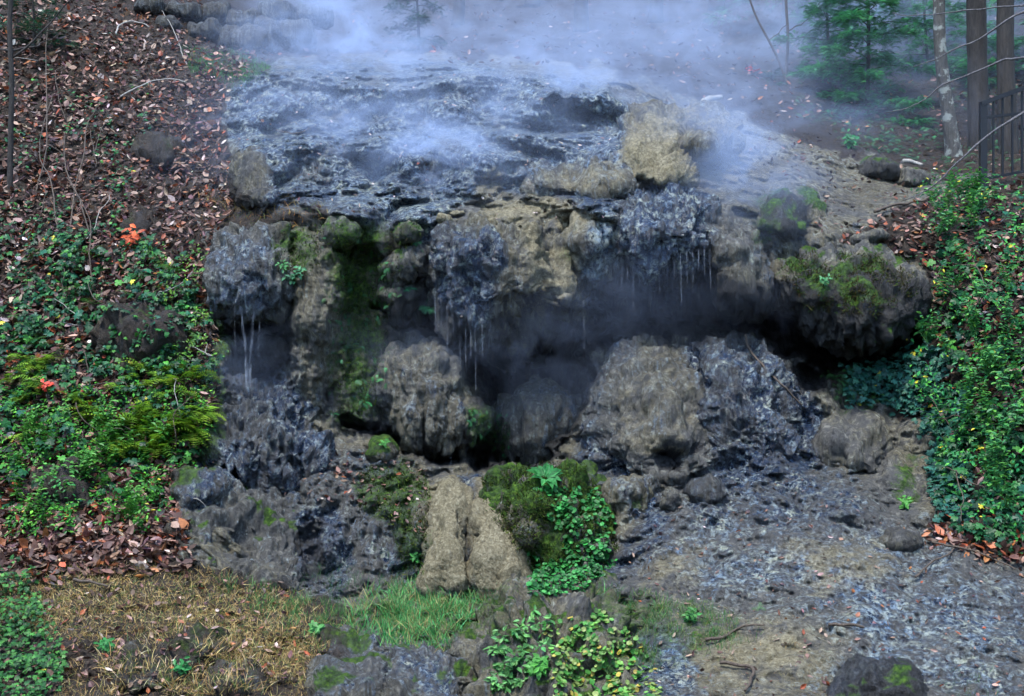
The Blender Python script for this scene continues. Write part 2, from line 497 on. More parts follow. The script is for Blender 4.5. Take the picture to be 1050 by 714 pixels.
CAVES = [
 ([(598, 292), (640, 270), (735, 266), (760, 300), (800, 290), (840, 330), (900, 345), (945, 340), (945, 368), (850, 385), (800, 372), (770, 352), (640, 350), (600, 365)], 1.5, 26),
 ([(362, 312), (440, 296), (520, 350), (600, 320), (612, 400), (590, 450), (545, 478), (480, 480), (495, 430), (488, 400), (430, 350)], 1.15, 26),
 ([(345, 425), (395, 438), (450, 450), (530, 440), (585, 470), (540, 480), (440, 476), (360, 448)], 1.0, 18),
 ([(222, 318), (245, 300), (290, 316), (303, 350), (288, 390), (235, 402), (222, 370)], 0.8, 18),
 ([(900, 290), (946, 290), (952, 350), (900, 362)], 0.5, 18),
 ([(232, 178), (260, 168), (276, 212), (240, 207)], 0.45, 12),
 ([(795, 345), (850, 378), (856, 412), (820, 402)], 0.4, 16),
 ([(145, 168), (175, 160), (200, 175), (190, 192), (150, 185)], 0.35, 14),
 ([(235, 545), (265, 540), (275, 560), (250, 572)], 0.25, 10),
 ([(345, 240), (392, 252), (395, 272), (365, 268)], 0.3, 10),
]
for poly, h, w in CAVES: carve(poly, h, w)
# relief of the terraces and cliff
bulge([(285, 235), (345, 228), (352, 300), (345, 380), (330, 430), (300, 415), (290, 330)], 0.25, 30)
bulge([(560, 100), (600, 85), (640, 95), (645, 112), (590, 116)], 0.5, 20)
bulge([(360, 455), (430, 470), (475, 490), (440, 560), (400, 600), (340, 610), (315, 520), (300, 490)], 0.2, 50)
bulge([(630, 560), (700, 535), (745, 560), (700, 610), (640, 605)], 0.07, 90)
bulge([(790, 545), (860, 535), (930, 560), (920, 600), (830, 600)], 0.07, 90)
bulge([(770, 620), (850, 610), (900, 650), (860, 690), (770, 690)], 0.07, 90)
bulge([(40, 610), (150, 590), (260, 610), (300, 650), (200, 690), (30, 690)], 0.15, 60)
bulge([(775, 250), (860, 205), (960, 195), (1000, 230), (940, 262), (840, 258), (792, 285)], 0.15, 40)

# ---------------------------------------------------------- material zones (what grows / flows where; dark also paints cave shade)
Z = {k: np.zeros(U.shape) for k in ('wet', 'moss', 'soil', 'pale', 'dark', 'dry')}


def paint(zone, poly, val=1.0, soft=14, ragged=1.0):
    d = sdf(U, V, poly) + rag * ragged
    Z[zone] = np.maximum(Z[zone], val * sstep(-soft, soft, d)) if val > 0 else Z[zone] * (1 + val * sstep(-soft, soft, d))


BLUE_TOP = [(232, 75), (290, 66), (440, 64), (560, 74), (650, 100), (640, 165), (655, 195), (720, 195), (740, 262), (680, 268), (640, 262), (600, 285), (600, 230), (560, 205), (470, 215), (450, 235), (520, 245), (500, 325), (455, 325), (436, 255), (330, 222), (268, 215), (250, 160), (228, 130)]
Z['pale'] += 0.45
paint('wet', BLUE_TOP, 1.0, 14)
paint('wet', [(480, 170), (650, 150), (650, 120), (480, 130)], 1)
paint('wet', [(216, 240), (285, 234), (290, 310), (222, 310)], 0.9)
paint('wet', [(222, 310), (290, 316), (300, 390), (330, 470), (310, 500), (190, 500), (215, 420)], 0.85)
paint('wet', [(185, 480), (330, 455), (410, 470), (390, 530), (300, 560), (180, 520)], 0.55)
paint('wet', [(290, 525), (345, 515), (375, 560), (345, 615), (300, 610), (292, 560)], 1.0)
paint('wet', [(345, 500), (420, 500), (430, 590), (380, 610), (340, 560)], 0.55)
paint('wet', [(470, 488), (490, 488), (492, 560), (500, 612), (480, 615), (474, 560)], 0.9, 5, 0.3)
paint('wet', [(590, 440), (630, 350), (660, 345), (640, 400), (660, 490), (600, 500)], 0.9)
paint('wet', [(612, 480), (640, 470), (680, 510), (700, 540), (640, 610), (600, 600), (650, 540)], 0.9)
paint('wet', [(700, 350), (800, 350), (850, 430), (850, 490), (720, 500), (725, 420)], 0.95)
paint('wet', [(690, 480), (850, 470), (930, 530), (1060, 590), (1060, 720), (860, 720), (870, 640), (720, 620), (680, 560)], 0.72, 30)
paint('wet', [(930, 570), (1060, 580), (1060, 690), (940, 690)], 0.7, 20)
paint('wet', [(650, 640), (700, 640), (720, 714), (640, 714)], 0.85, 12)
paint('wet', [(330, 640), (470, 650), (470, 714), (330, 714)], 0.6, 20)
paint('wet', [(720, 220), (800, 235), (790, 300), (730, 260)], 0.35)
paint('pale', [(590, 210), (640, 205), (640, 290), (600, 290)], 0.9, 20)
paint('pale', [(690, 510), (1060, 540), (1060, 720), (640, 720)], .66, 40)
paint('pale', [(240, 70), (300, 70), (330, 120), (230, 170)], 0.6, 20)
paint('pale', [(470, 130), (640, 60), (660, 120), (620, 140)], 0.7, 20)
paint('pale', [(330, 170), (560, 200), (440, 240), (330, 215)], 0.7, 20)
paint('pale', [(280, 235), (300, 240), (300, 300), (278, 300)], 0.9, 8)
for poly, h, w in CAVES[:8]: paint('dark', [(a, b) for a, b in poly], 0.9, 14)  # shade of the recesses painted into the rock colour
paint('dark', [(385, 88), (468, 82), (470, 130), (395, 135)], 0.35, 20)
paint('dark', [(640, 265), (740, 262), (800, 300), (850, 350), (700, 352), (610, 350)], 0.7, 20)  # more painted shade across the right cave
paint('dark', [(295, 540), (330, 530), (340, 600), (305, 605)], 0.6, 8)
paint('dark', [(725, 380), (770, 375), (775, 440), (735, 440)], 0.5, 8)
# dry / cream
paint('dry', [(470, 195), (560, 190), (640, 225), (600, 250), (560, 230), (500, 235)], 0.7, 18)
paint('dry', [(540, 240), (600, 255), (598, 312), (540, 302)], 0.75, 12)
paint('dry', [(640, 120), (760, 110), (760, 190), (650, 195)], 0.6, 16)
paint('dry', [(480, 185), (510, 170), (520, 200), (485, 205)], 0.7, 10)
paint('dry', [(795, 540), (920, 545), (945, 580), (880, 620), (810, 610)], 0.62, 45)
paint('dry', [(640, 555), (740, 540), (730, 600), (640, 605)], 0.55, 40)
paint('dry', [(690, 640), (830, 620), (860, 700), (700, 714)], 0.6, 50)
paint('dry', [(440, 495), (475, 490), (480, 600), (440, 600)], 0.8, 8)
paint('dry', [(490, 495), (540, 560), (540, 612), (495, 612)], 0.8, 8)
# moss and algae
paint('moss', [(270, 232), (335, 225), (330, 270), (300, 300), (285, 270)], 0.55, 20)
paint('moss', [(330, 225), (440, 228), (430, 245), (395, 255), (400, 340), (380, 430), (340, 425), (345, 330)], 0.66, 26)
paint('moss', [(360, 480), (420, 470), (440, 500), (435, 590), (415, 590), (400, 540), (365, 520)], 0.62, 18)
paint('moss', [(480, 420), (520, 430), (525, 470), (490, 460)], 0.75, 14)
paint('moss', [(330, 360), (400, 360), (395, 430), (340, 440)], 0.55, 18)
paint('moss', [(185, 48), (250, 50), (275, 68), (240, 88), (195, 72)], 0.8, 10)
paint('moss', [(560, 240), (590, 255), (590, 285), (575, 265)], 0.5, 8)
paint('moss', [(370, 600), (540, 605), (540, 655), (380, 660)], 0.5, 18)
paint('moss', [(600, 610), (740, 615), (740, 680), (620, 690)], 0.5, 20)
paint('moss', [(200, 330), (232, 330), (225, 470), (200, 470)], 0.8, 10)
paint('moss', [(850, 360), (960, 360), (960, 420), (860, 430)], 0.4, 20)
paint('moss', [(760, 265), (800, 240), (795, 200), (770, 195)], 0.5, 12)
# soil banks
LEFT_BANK = [(-430, -700), (170, -700), (240, 14), (285, 58), (235, 92), (225, 120), (238, 165), (258, 205), (275, 222), (215, 240), (212, 300), (222, 360), (222, 420), (200, 470), (180, 520), (190, 575), (290, 600), (360, 625), (360, 665), (320, 690), (330, 760), (340, 1200), (-430, 1200)]
RIGHT_BANK = [(870, 245), (905, 222), (960, 200), (1000, 180), (1080, 160), (1480, 100), (1480, 600), (1030, 570), (950, 545), (965, 510), (955, 440), (900, 410), (850, 400), (850, 360), (945, 350), (952, 275)]
WOODS = [(-400, -700), (1480, -700), (1480, 120), (1080, 170), (1000, 182), (950, 185), (900, 165), (840, 155), (770, 130), (700, 100), (640, 78), (560, 62), (440, 56), (290, 58), (240, 40), (200, 14)]
paint('soil', LEFT_BANK, 0.95, 8)
paint('soil', RIGHT_BANK, 0.85, 10)
paint('soil', WOODS, 0.9, 10)
paint('soil', [(720, 714), (1060, 714), (1480, 700), (1480, 1200), (300, 1200), (300, 740)], 0.6, 30)
paint('soil', [(800, 215), (900, 170), (960, 190), (880, 235)], 0.45, 20)
paint('soil', [(330, 222), (440, 222), (440, 235), (330, 235)], 0.4, 10)
paint('soil', [(215, 205), (340, 212), (340, 232), (215, 238)], 0.6, 8)
Z['wet'] *= 1 - .22 * sstep(190, 240, V)
Z['pale'] = np.maximum(Z['pale'], .62 * (1 - sstep(190, 225, V)))
Z['wet'] *= 1 - .45 * (1 - sstep(200, 240, V)) * sstep(.15, .7, fbm(np.stack([U / 60, V / 26, 0 * U + 9], -1), 3))
SOIL = Z['soil']

# ---------------------------------------------------------- displaced relief
P1 = P(U, V, Y)
rock = 1 - np.clip(Z['soil'], 0, 1)
lum = fbm(P1 * 0.9, 3) * 0.16 + fbm(P1 * 2.6, 3) * 0.07
sv = P1 * np.array([6.0, 6.0, 1.1])
flut = fbm(sv, 3, ridged=True) * 0.035
wetr = fbm(P1 * np.array([7., 7., 9.]), 4, ridged=True, gain=0.6)
crk = fbm(P1 * 21.0, 3)
bil = np.abs(perlin(P1 * np.array([1.7, 1.7, .5]) + 3)) * .30 + np.abs(perlin(P1 * np.array([4.2, 4.2, .9]) + 8)) * .18 + np.abs(perlin(P1 * np.array([10, 10, 2.5]))) * .06 - .15
dsp = lum * (0.75 + 0.05 * rock) + rock * bil + rock * (flut + wetr * (0.018 + 0.020 * Z['wet'])) + crk * (0.010 + 0.012 * Z['wet']) \
    + Z['soil'] * fbm(P1 * 5.0, 4) * 0.07 * np.clip(1 - (Y - 6) / 4, 0, 1)
apron = sstep(470, 560, V) * sstep(620, 700, U)
dsp *= (1 - 0.5 * apron)
dsp += apron * fbm(P1 * np.array([9., 9., 9.]), 4, ridged=True) * .008
far = np.clip((Y - 5) / 20, 0, 1)
Y = Y - dsp * (1 + 3 * far)
wtt = bilin(wt_ * np.ones(CU.shape), cu, cv, U, V) * np.clip(Z['wet'], 0, 1)
Y = Y - wtt * (np.abs(perlin(P1 * np.array([1.25, .8, 1.6]) + 11)) * .85 - .2 + np.abs(perlin(P1 * np.array([4.5, 4.5, 5]) + 2)) * .2 + fbm(P1 * np.array([9, 9, 5.]), 3, ridged=True) * .03)
TP = P(U, V, Y)

R_, C_ = U.shape
idx = np.arange(R_ * C_).reshape(R_, C_)
quads = np.stack([idx[:-1, :-1], idx[1:, :-1], idx[1:, 1:], idx[:-1, 1:]], -1).reshape(-1, 4)
one = np.ones(U.shape)


def zone_attrs(Zs):
    o = np.ones_like(Zs['wet'])
    return {"zone_a": np.stack([Zs['wet'], Zs['moss'], Zs['soil'], o], -1).reshape(-1, 4),
            "zone_b": np.stack([Zs['pale'], Zs['dark'], Zs['dry'], o], -1).reshape(-1, 4)}


terrain = new_mesh("terrain", TP.reshape(-1, 3), quads, M_TUFA, True, attrs=zone_attrs(Z))
tag(terrain, "terraced tufa hillside with dark caves and leafy banks", None, None, "structure")

# regular lookup grids (2.5 px) for placing things
gu = np.arange(-420, 1471, 2.5); gv = np.arange(-600, 1151, 2.5)


def regrid(A):
    a = np.stack([np.interp(gu, cols, A[r]) for r in range(R_)])
    return np.stack([np.interp(gv, rows, a[:, k]) for k in range(len(gu))], 1)


YG = regrid(Y); ZG = {k: regrid(a) for k, a in Z.items()}


def ysurf(u, v): return bilin(YG, gu, gv, u, v)
def zsurf(k, u, v): return bilin(ZG[k], gu, gv, u, v)
def surf(u, v): return P(u, v, ysurf(u, v))


def nsurf(u, v, e=6):
    a = surf(np.asarray(u) + e, v) - surf(np.asarray(u) - e, v)
    b = surf(u, np.asarray(v) - e) - surf(u, np.asarray(v) + e)
    n = np.cross(a, b); return n / (np.linalg.norm(n, axis=-1, keepdims=True) + 1e-9)


# ground sheet out to the horizon, below the terrain
gm = 300.0
n_ = 41
gx, gy = np.meshgrid(np.linspace(-gm, gm, n_), np.linspace(-gm, gm, n_))
gz = np.full(gx.shape, -0.45)
gp = np.stack([gx, gy, gz], -1).reshape(-1, 3)
ii = np.arange(n_ * n_).reshape(n_, n_)
gq = np.stack([ii[:-1, :-1], ii[:-1, 1:], ii[1:, 1:], ii[1:, :-1]], -1).reshape(-1, 4)
zz = {k: np.zeros(len(gp)) for k in Z}; zz['soil'][:] = 1
ground = new_mesh("ground", gp, gq, M_TUFA, True, attrs=zone_attrs(zz))
tag(ground, "dark leaf soil ground around the hillside", None, None, "structure")
# ------------------------------------------------------------------ rocks
import bmesh
_ICO = {}


def ico(sub):
    if sub not in _ICO:
        bm = bmesh.new(); bmesh.ops.create_icosphere(bm, subdivisions=sub, radius=1.0)
        bm.verts.ensure_lookup_table()
        v = np.array([x.co for x in bm.verts]); f = np.array([[x.index for x in q.verts] for q in bm.faces]); bm.free()
        _ICO[sub] = (v, f)
    return _ICO[sub]


def vnormals(v, f):
    n = np.cross(v[f[:, 1]] - v[f[:, 0]], v[f[:, 2]] - v[f[:, 0]])
    o = np.zeros_like(v)
    for k in range(3): np.add.at(o, f[:, k], n)
    return o / (np.linalg.norm(o, axis=1)[:, None] + 1e-12)


def ybase(u, v): return bilin(Yb, cu, cv, u, v)


def rock(name, label, poly, T, off=0.0, sub=5, y=None, rough=1.0, box=0.75, moss=0.0, mossv=None, wet=None, dark=None, dry=None, pale=None,
         drip=0.0, cat="rock", group=None, parent=None, lean=0.0, holes=(), mossdir=(0, -0.2, 1), conform=0.0, edge=None, soilz=0.0):
    """a closed stone whose outline, seen from the front, is poly (photo px) at its own depth; T = half thickness (m).
    conform lets it follow the slope it grows from; edge > 1 lets it melt into that slope"""
    poly = np.asarray(poly, float)
    c = poly.mean(0)
    seg = np.concatenate([poly, poly[:1]])
    dense = np.concatenate([seg[k] + (seg[k + 1] - seg[k]) * np.linspace(0, 1, 24, endpoint=False)[:, None] for k in range(len(poly))])
    yc = (float(ysurf(c[0], c[1])) if y is None else y) + off
    s = (yc - CAM[1]) / F
    dx = dense[:, 0] - c[0]; dz = -(dense[:, 1] - c[1])
    th = np.arctan2(dz, dx); rr = np.hypot(dx, dz); o = np.argsort(th); th = th[o]; rr = rr[o]
    th = np.concatenate([th - 2 * np.pi, th, th + 2 * np.pi]); rr = np.concatenate([rr] * 3)
    rm = rr.mean() * s
    v, f = ico(sub)
    t = np.arctan2(v[:, 2], v[:, 0]); rho = np.hypot(v[:, 0], v[:, 2])
    R = np.interp(t, th, rr)
    cw = P(c[0], c[1], yc)
    low = np.clip(-np.sin(t), 0, 1)
    rg = np.stack([np.cos(t) * rm * 5 + c[0], np.sin(t) * rm * 5, 0 * t + c[1]], -1)
    R = R * (1 + .05 * fbm(rg, 3) * (1 if drip == 0 else .6))
    if drip:
        R = R * (1 + drip * low * fbm(np.stack([np.cos(t) * rm * 11, np.sin(t) * 2 + cw[0], 0 * t], -1), 3))
    ri = R * rho ** box
    ed = 0.8 if edge is None else 0.75 + (edge - 0.75) * (1 - low if drip else 1)
    dep = np.sign(v[:, 1]) * np.abs(v[:, 1]) ** ed * T
    uu = c[0] + ri * np.cos(t); vv = c[1] - ri * np.sin(t)
    yy = yc + dep - lean * ri * np.sin(t) * s
    if conform: yy = yy + conform * np.clip(ybase(uu, vv) - ybase(c[0], c[1]), -.7, .7)
    q = P(uu, vv, yy) if conform else P(c[0], c[1], yc) + np.stack([ri * np.cos(t) * s, yy - yc, ri * np.sin(t) * s], -1)
    n = vnormals(q, f)
    sc = min(1.0, (rm / 0.45)) ** 0.8
    seedv = np.array([c[0] * 0.37 % 9, c[1] * 0.53 % 7, 0])
    u_, v_ = UV(q)
    zz = {k: zsurf(k, u_, v_) for k in Z}
    for k_, val in (('wet', wet), ('dark', dark), ('dry', dry), ('pale', pale)):
        if val is not None:
            # rocks that melt into the slope keep the slope's surface near their rim
            wgt = np.clip((1 - rho) * 2.2, 0, 1) if conform else 1.0
            zz[k_] = zz[k_] * (1 - wgt) + val * wgt
    zz['soil'] = np.full(len(q), soilz) if not conform else zz['soil'] * .6; zz['moss'] = np.minimum(zz['moss'], 0.6)
    W = zz['wet']
    bil = np.abs(perlin(q * np.array([1.7, 1.7, .5]) + 3)) * .24 + np.abs(perlin(q * np.array([4.2, 4.2, .9]) + 8)) * .17 + np.abs(perlin(q * np.array([10, 10, 2.5]))) * .07 - .13
    pit = np.maximum(0, fbm(q * 5.5 + seedv, 3) - .25)
    d = bil * sc * max(rough, .85) + fbm(q * 1.6 / max(sc, .35) * .8 + seedv, 3) * 0.07 * sc * rough + fbm(q * 4.2 + seedv, 3) * 0.04 * sc * rough - pit * .09 * sc * rough
    d = d + fbm(q * np.array([6, 6, 1.3]) + seedv, 3, ridged=True) * 0.035 * sc * rough + fbm(q * np.array([8, 8, 10.]), 4, ridged=True, gain=.6) * (0.018 + 0.022 * W) * max(sc, 0.4) * rough
    d = d + fbm(q * 23.0, 3) * (0.012 + 0.012 * W) * max(sc, .5)
    for (hu, hv, hr, hd, hk) in holes:
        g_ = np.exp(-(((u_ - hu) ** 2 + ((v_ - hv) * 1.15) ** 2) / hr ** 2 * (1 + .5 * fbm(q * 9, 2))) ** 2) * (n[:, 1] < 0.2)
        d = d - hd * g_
        if hk: zz['dark'] = np.maximum(zz['dark'], np.where(g_ > 0.3, 1.0, 0))  # shade inside the hole painted dark as well as dented
    if drip:
        # hanging fringe: vertical flutes on the face, ragged teeth along the lower rim
        ax = np.stack([q[:, 0] * 13, q[:, 1] * 4, q[:, 2] * .9 + seedv[0]], -1)
        fl = 1 - 2 * np.abs(perlin(ax)); f2 = 1 - 2 * np.abs(perlin(ax * 2.3 + 4))
        lowm = sstep(.05, .75, -v[:, 2])
        d = d + lowm * (fl * .035 + f2 * .02) * max(sc, .5)
    q = q + n * d[:, None]
    if drip:
        q[:, 2] -= lowm ** 2 * np.maximum(0, fl * .6 + f2 * .4 + .05) * np.clip(drip, .06, .14) * 1.5 * max(sc, .5)
    n = vnormals(q, f)
    if moss > 0 or moss < 0:
        md = np.asarray(mossdir, float); md /= np.linalg.norm(md)
        m = (n @ md) * 0.6 + fbm(q * 3.2 + 5, 4) * 0.75 + moss
        zz['moss'] = np.maximum(zz['moss'], sstep(0.2, 0.9, m))
    if mossv is not None:
        d_ = sdf(u_, v_, mossv) + fbm(np.stack([u_ / 14, v_ / 14, 0 * u_], -1), 4) * 9
        zz['moss'] = np.maximum(zz['moss'], .68 * sstep(-14, 14, d_))
    org = np.array([cw[0], cw[1], q[:, 2].min()])
    ob = new_mesh(name, q, f, M_TUFA, True, org, parent, attrs=zone_attrs(zz))
    if parent is None: tag(ob, label, cat, group)
    return ob


BL = 'overhanging ledge'
# hanging tufa draperies along the middle lip
dA = rock("tufa_drapery", "big central tufa drapery, dark wet left half, cream right half, overhanging the cave",
     [(438, 262), (452, 236), (490, 226), (540, 230), (580, 247), (596, 270), (598, 305), (588, 316), (575, 300), (560, 306), (540, 300), (520, 303), (508, 318), (488, 334), (468, 330), (452, 312), (443, 290)], 0.55, -0.1, 6, drip=0.12, cat=BL, y=0.45, rough=1.1, conform=1, edge=2.1)
rock("tufa_drapery", "small tan tufa lobe tucked under the big central drapery inside the cave mouth",
     [(503, 318), (530, 298), (590, 306), (588, 330), (565, 346), (540, 352), (520, 356), (508, 340)], 0.4, 0, 5, y=0.75, drip=0.1, cat=BL, conform=1, edge=2.1)
rock("tufa_drapery", "narrow pale greenish crusted drapery between the central one and the wide dark wet one",
     [(575, 240), (600, 216), (632, 222), (640, 250), (634, 275), (622, 292), (612, 281), (598, 286), (585, 272)], 0.4, 0, 5, y=0.35, drip=0.14, cat=BL, conform=1, edge=2.1)
rock("tufa_drapery", "wide dark wet drapery with a dripping fringe above the right cave",
     [(628, 218), (650, 200), (690, 197), (720, 209), (735, 235), (736, 260), (720, 257), (700, 268), (680, 262), (655, 268), (640, 262), (630, 240)], 0.55, 0, 6, y=0.4, drip=0.12, pale=.5, cat=BL, conform=1, edge=2.1)
rock("tufa_drapery", "grey tan drapery hanging at the right end of the dripping lip, beside the dark recess",
     [(726, 236), (750, 224), (778, 240), (792, 270), (796, 290), (775, 307), (760, 312), (745, 300), (733, 275)], 0.45, 0, 5, y=0.5, drip=0.14, cat=BL, conform=1, edge=2.1)
rock("tufa_drapery", "wet slate blue tufa lip above the small left waterfall",
     [(213, 262), (225, 240), (255, 233), (285, 236), (302, 250), (302, 285), (288, 312), (272, 303), (258, 312), (240, 300), (225, 308), (215, 290)], 0.42, 0, 5, y=0.25, drip=0.12, pale=.5, cat=BL, conform=1, edge=2.1)
rock("tufa_drapery", "small mossy brown drapery left of the big central drapery, upper of two",
     [(392, 275), (402, 255), (425, 246), (443, 255), (441, 282), (425, 272), (408, 288)], 0.32, 0, 5, y=0.35, drip=0.15, moss=-0.15, cat=BL, conform=1, edge=2.1)
rock("tufa_drapery", "small brown drapery with hanging ferns, lower of two left of the big central drapery",
     [(383, 300), (400, 286), (430, 288), (441, 300), (436, 318), (418, 322), (408, 328), (395, 316)], 0.32, 0, 5, y=0.5, drip=0.15, moss=-0.2, cat=BL, conform=1, edge=2.1)
# domes in and below the caves
rock("tufa_dome", "brown streaked tufa dome sloping between the two dark central caves",
     [(388, 400), (396, 366), (425, 352), (455, 362), (480, 393), (496, 425), (487, 446), (460, 450), (430, 442), (400, 432)], 0.5, 0, 6, y=0.35, drip=0.06, wet=0.15, rough=.6, cat="tufa dome", conform=1, edge=1.75)
rock("tufa_dome", "broad olive tan tufa dome under the right cave with a black hole near its foot",
     [(606, 410), (618, 370), (646, 352), (688, 348), (716, 360), (728, 400), (732, 450), (726, 486), (690, 496), (650, 490), (612, 465)], 0.62, 0, 6, y=0.05, wet=.25, dry=0.42, holes=[(687, 470, 16, 0.4, 1), (716, 458, 6, 0.08, 1)], rough=.55, cat="tufa dome", conform=1, edge=1.75)
rock("wet_ledge", "wet blue black tufa block with pale crust ribs right of the broad tan dome",
     [(712, 354), (760, 348), (790, 358), (808, 385), (814, 425), (808, 458), (770, 466), (735, 464), (716, 430)], 0.5, 0, 6, y=0.15, cat="rock", wet=0.62, pale=0.5, conform=1, edge=1.8)
rock("tufa_dome", "rounded wet slate mound where the left waterfall lands",
     [(212, 465), (226, 420), (248, 394), (280, 391), (307, 408), (324, 445), (328, 475), (270, 485)], 0.3, 0, 6, y=0.1, cat="tufa dome", wet=0.58, pale=.45, rough=1.5, drip=.05, conform=1, edge=1.75)
rock("tufa_dome", "cream tufa dome left of the narrow dark water channel, above the green grass",
     [(438, 604), (436, 560), (446, 515), (458, 496), (476, 490), (481, 540), (484, 606), (460, 612)], 0.42, 0, 5, y=-1.0, wet=0, dark=0, dry=0.95, rough=.55, cat="tufa dome", conform=1, edge=1.75)
rock("tufa_dome", "cream tufa dome right of the narrow dark water channel, leaning on the mossy boulder",
     [(481, 604), (474, 520), (482, 494), (506, 488), (526, 528), (543, 570), (540, 612), (505, 616)], 0.48, 0, 5, y=-1.0, wet=0, dark=0, dry=1, rough=.5, cat="tufa dome", conform=1, edge=1.75)
rock("tufa_dome", "tan knob on the right wall of the left waterfall alcove",
     [(266, 362), (272, 346), (290, 344), (302, 358), (296, 374), (278, 376)], 0.22, 0, 4, y=0.4, wet=0, cat="tufa dome", conform=1, edge=1.75)
rock("tufa_dome", "brown knob on the left wall of the left waterfall alcove",
     [(214, 372), (220, 350), (232, 348), (239, 368), (232, 388), (218, 388)], 0.22, 0, 4, y=0.4, wet=0, cat="tufa dome", conform=1, edge=1.75)
rock("tufa_dome", "low tan lump between the wet block and the ivy at the right",
     [(834, 432), (846, 412), (880, 407), (905, 424), (914, 460), (898, 486), (862, 482), (838, 465)], 0.4, 0, 5, y=0.05, wet=0.1, rough=.6, cat="tufa dome", conform=1, edge=1.75)
rock("tufa_dome", "brown ribbed tufa column with a mossy face beside the right ivy",
     [(895, 470), (918, 452), (950, 466), (962, 500), (956, 528), (925, 530), (902, 515)], 0.4, 0, 5, y=-0.45, wet=0, mossv=[(915, 470), (940, 470), (945, 525), (920, 520)], rough=.6, cat="tufa dome", conform=1, edge=1.75)
rock("tufa_dome", "rounded tan tufa mound with a yellowish crest on the upper right terrace",
     [(630, 168), (640, 132), (668, 115), (698, 118), (714, 150), (712, 186), (680, 192), (645, 188)], 0.55, 0, 5, y=1.5, wet=0, dry=0.7, rough=.8, cat="tufa dome", conform=1, edge=1.75)
rock("tufa_dome", "smaller olive tufa mound behind the tan mound of the upper terrace",
     [(698, 124), (712, 112), (735, 112), (757, 128), (757, 148), (722, 162), (704, 152)], 0.5, 0, 5, y=2.3, wet=0, dry=0.4, cat="tufa dome", conform=1, edge=1.75)
rock("tufa_dome", "low wide tan dome with wet edges in the middle of the upper terrace",
     [(545, 192), (570, 172), (610, 165), (640, 171), (658, 190), (640, 198), (590, 203)], 0.5, 0, 5, y=1.2, wet=0.2, dry=0.5, cat="tufa dome", conform=1, edge=1.75)
rock("tufa_dome", "dark brown rippled tufa lump deep inside the central cave",
     [(512, 462), (516, 425), (540, 402), (572, 398), (596, 420), (600, 455), (580, 476), (540, 478)], 0.4, 0, 5, y=0.75, rough=.8, drip=.05, conform=0, wet=.2, dark=0.25, cat="tufa dome")
# boulders
rock("boulder", "largest brown overhanging boulder with moss streaks, jutting out beside the ivy at the right",
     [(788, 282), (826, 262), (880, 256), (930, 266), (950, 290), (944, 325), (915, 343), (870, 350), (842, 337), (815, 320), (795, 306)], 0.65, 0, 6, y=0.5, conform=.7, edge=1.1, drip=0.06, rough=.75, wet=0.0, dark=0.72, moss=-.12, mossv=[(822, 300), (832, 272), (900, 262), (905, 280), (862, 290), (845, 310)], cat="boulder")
rock("boulder", "dark mossy round boulder half hidden by steam above the right cave",
     [(772, 216), (785, 198), (812, 191), (834, 200), (838, 225), (828, 245), (795, 248), (775, 238)], 0.4, 0, 5, y=0.9, wet=0, dark=0.75, moss=-.02, conform=.8, edge=1.5, rough=.8, cat="boulder")
rock("boulder", "big moss covered boulder in the centre foreground with leafy plants and a black hollow",
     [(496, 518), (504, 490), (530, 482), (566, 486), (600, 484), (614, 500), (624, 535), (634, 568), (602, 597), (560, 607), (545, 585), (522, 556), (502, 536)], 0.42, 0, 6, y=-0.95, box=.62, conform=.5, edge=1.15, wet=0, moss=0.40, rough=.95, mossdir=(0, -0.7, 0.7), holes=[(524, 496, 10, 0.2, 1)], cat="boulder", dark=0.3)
rock("boulder", "small tan stone set in the moss of the centre boulder",
     [(530, 545), (538, 535), (548, 538), (551, 552), (540, 558)], 0.1, 0, 4, y=-1.5, wet=0, cat="stone")
rock("boulder", "grey stone with dead leaves low on the mossy boulder's right side",
     [(586, 560), (600, 546), (622, 550), (628, 565), (610, 572), (594, 572)], 0.16, 0, 4, y=-1.42, wet=0, cat="stone")
rock("boulder", "round tan boulder with one mossy cheek right of the moss covered boulder",
     [(619, 515), (628, 495), (648, 490), (664, 505), (667, 525), (655, 535), (636, 530)], 0.27, 0, 5, y=-0.95, wet=0, mossv=[(645, 515), (662, 510), (664, 530), (648, 532)], cat="boulder")
rock("boulder", "fist sized grey stone perched between the tan boulder and the dome with the hole",
     [(655, 498), (660, 486), (670, 487), (674, 499), (667, 508), (658, 506)], 0.1, 0, 4, y=-0.85, wet=0.3, cat="stone")
rock("boulder", "flat dark stone lying on the wet apron below the dome with the hole",
     [(704, 506), (712, 494), (732, 494), (748, 505), (740, 516), (715, 517)], 0.2, 0, 4, y=-1.0, wet=0.4, dark=0.5, cat="stone")
rock("boulder", "small brown stone on the wet apron left of the flat dark stone",
     [(677, 520), (682, 504), (692, 504), (697, 516), (690, 524)], 0.1, 0, 4, y=-1.1, wet=0.2, cat="stone")
rock("boulder", "broad grey boulder with a shaded hollow at the left foot of the cascade",
     [(176, 545), (182, 518), (205, 502), (250, 498), (300, 510), (312, 560), (302, 606), (245, 598), (190, 575)], 0.15, 0, 6, y=-1.0, rough=.8, wet=0.35, dark=.25, moss=-.25, dry=0, conform=1, edge=1.9, holes=[(243, 556, 26, 0.12, 0)], cat="boulder")
rock("boulder", "smaller grey stone with green tufts above the broad grey boulder at the left",
     [(178, 502), (188, 486), (222, 482), (240, 495), (222, 514), (190, 518)], 0.18, 0, 5, y=-0.85, wet=0.4, conform=1, edge=1.8, dark=.3, moss=-.1, cat="stone")
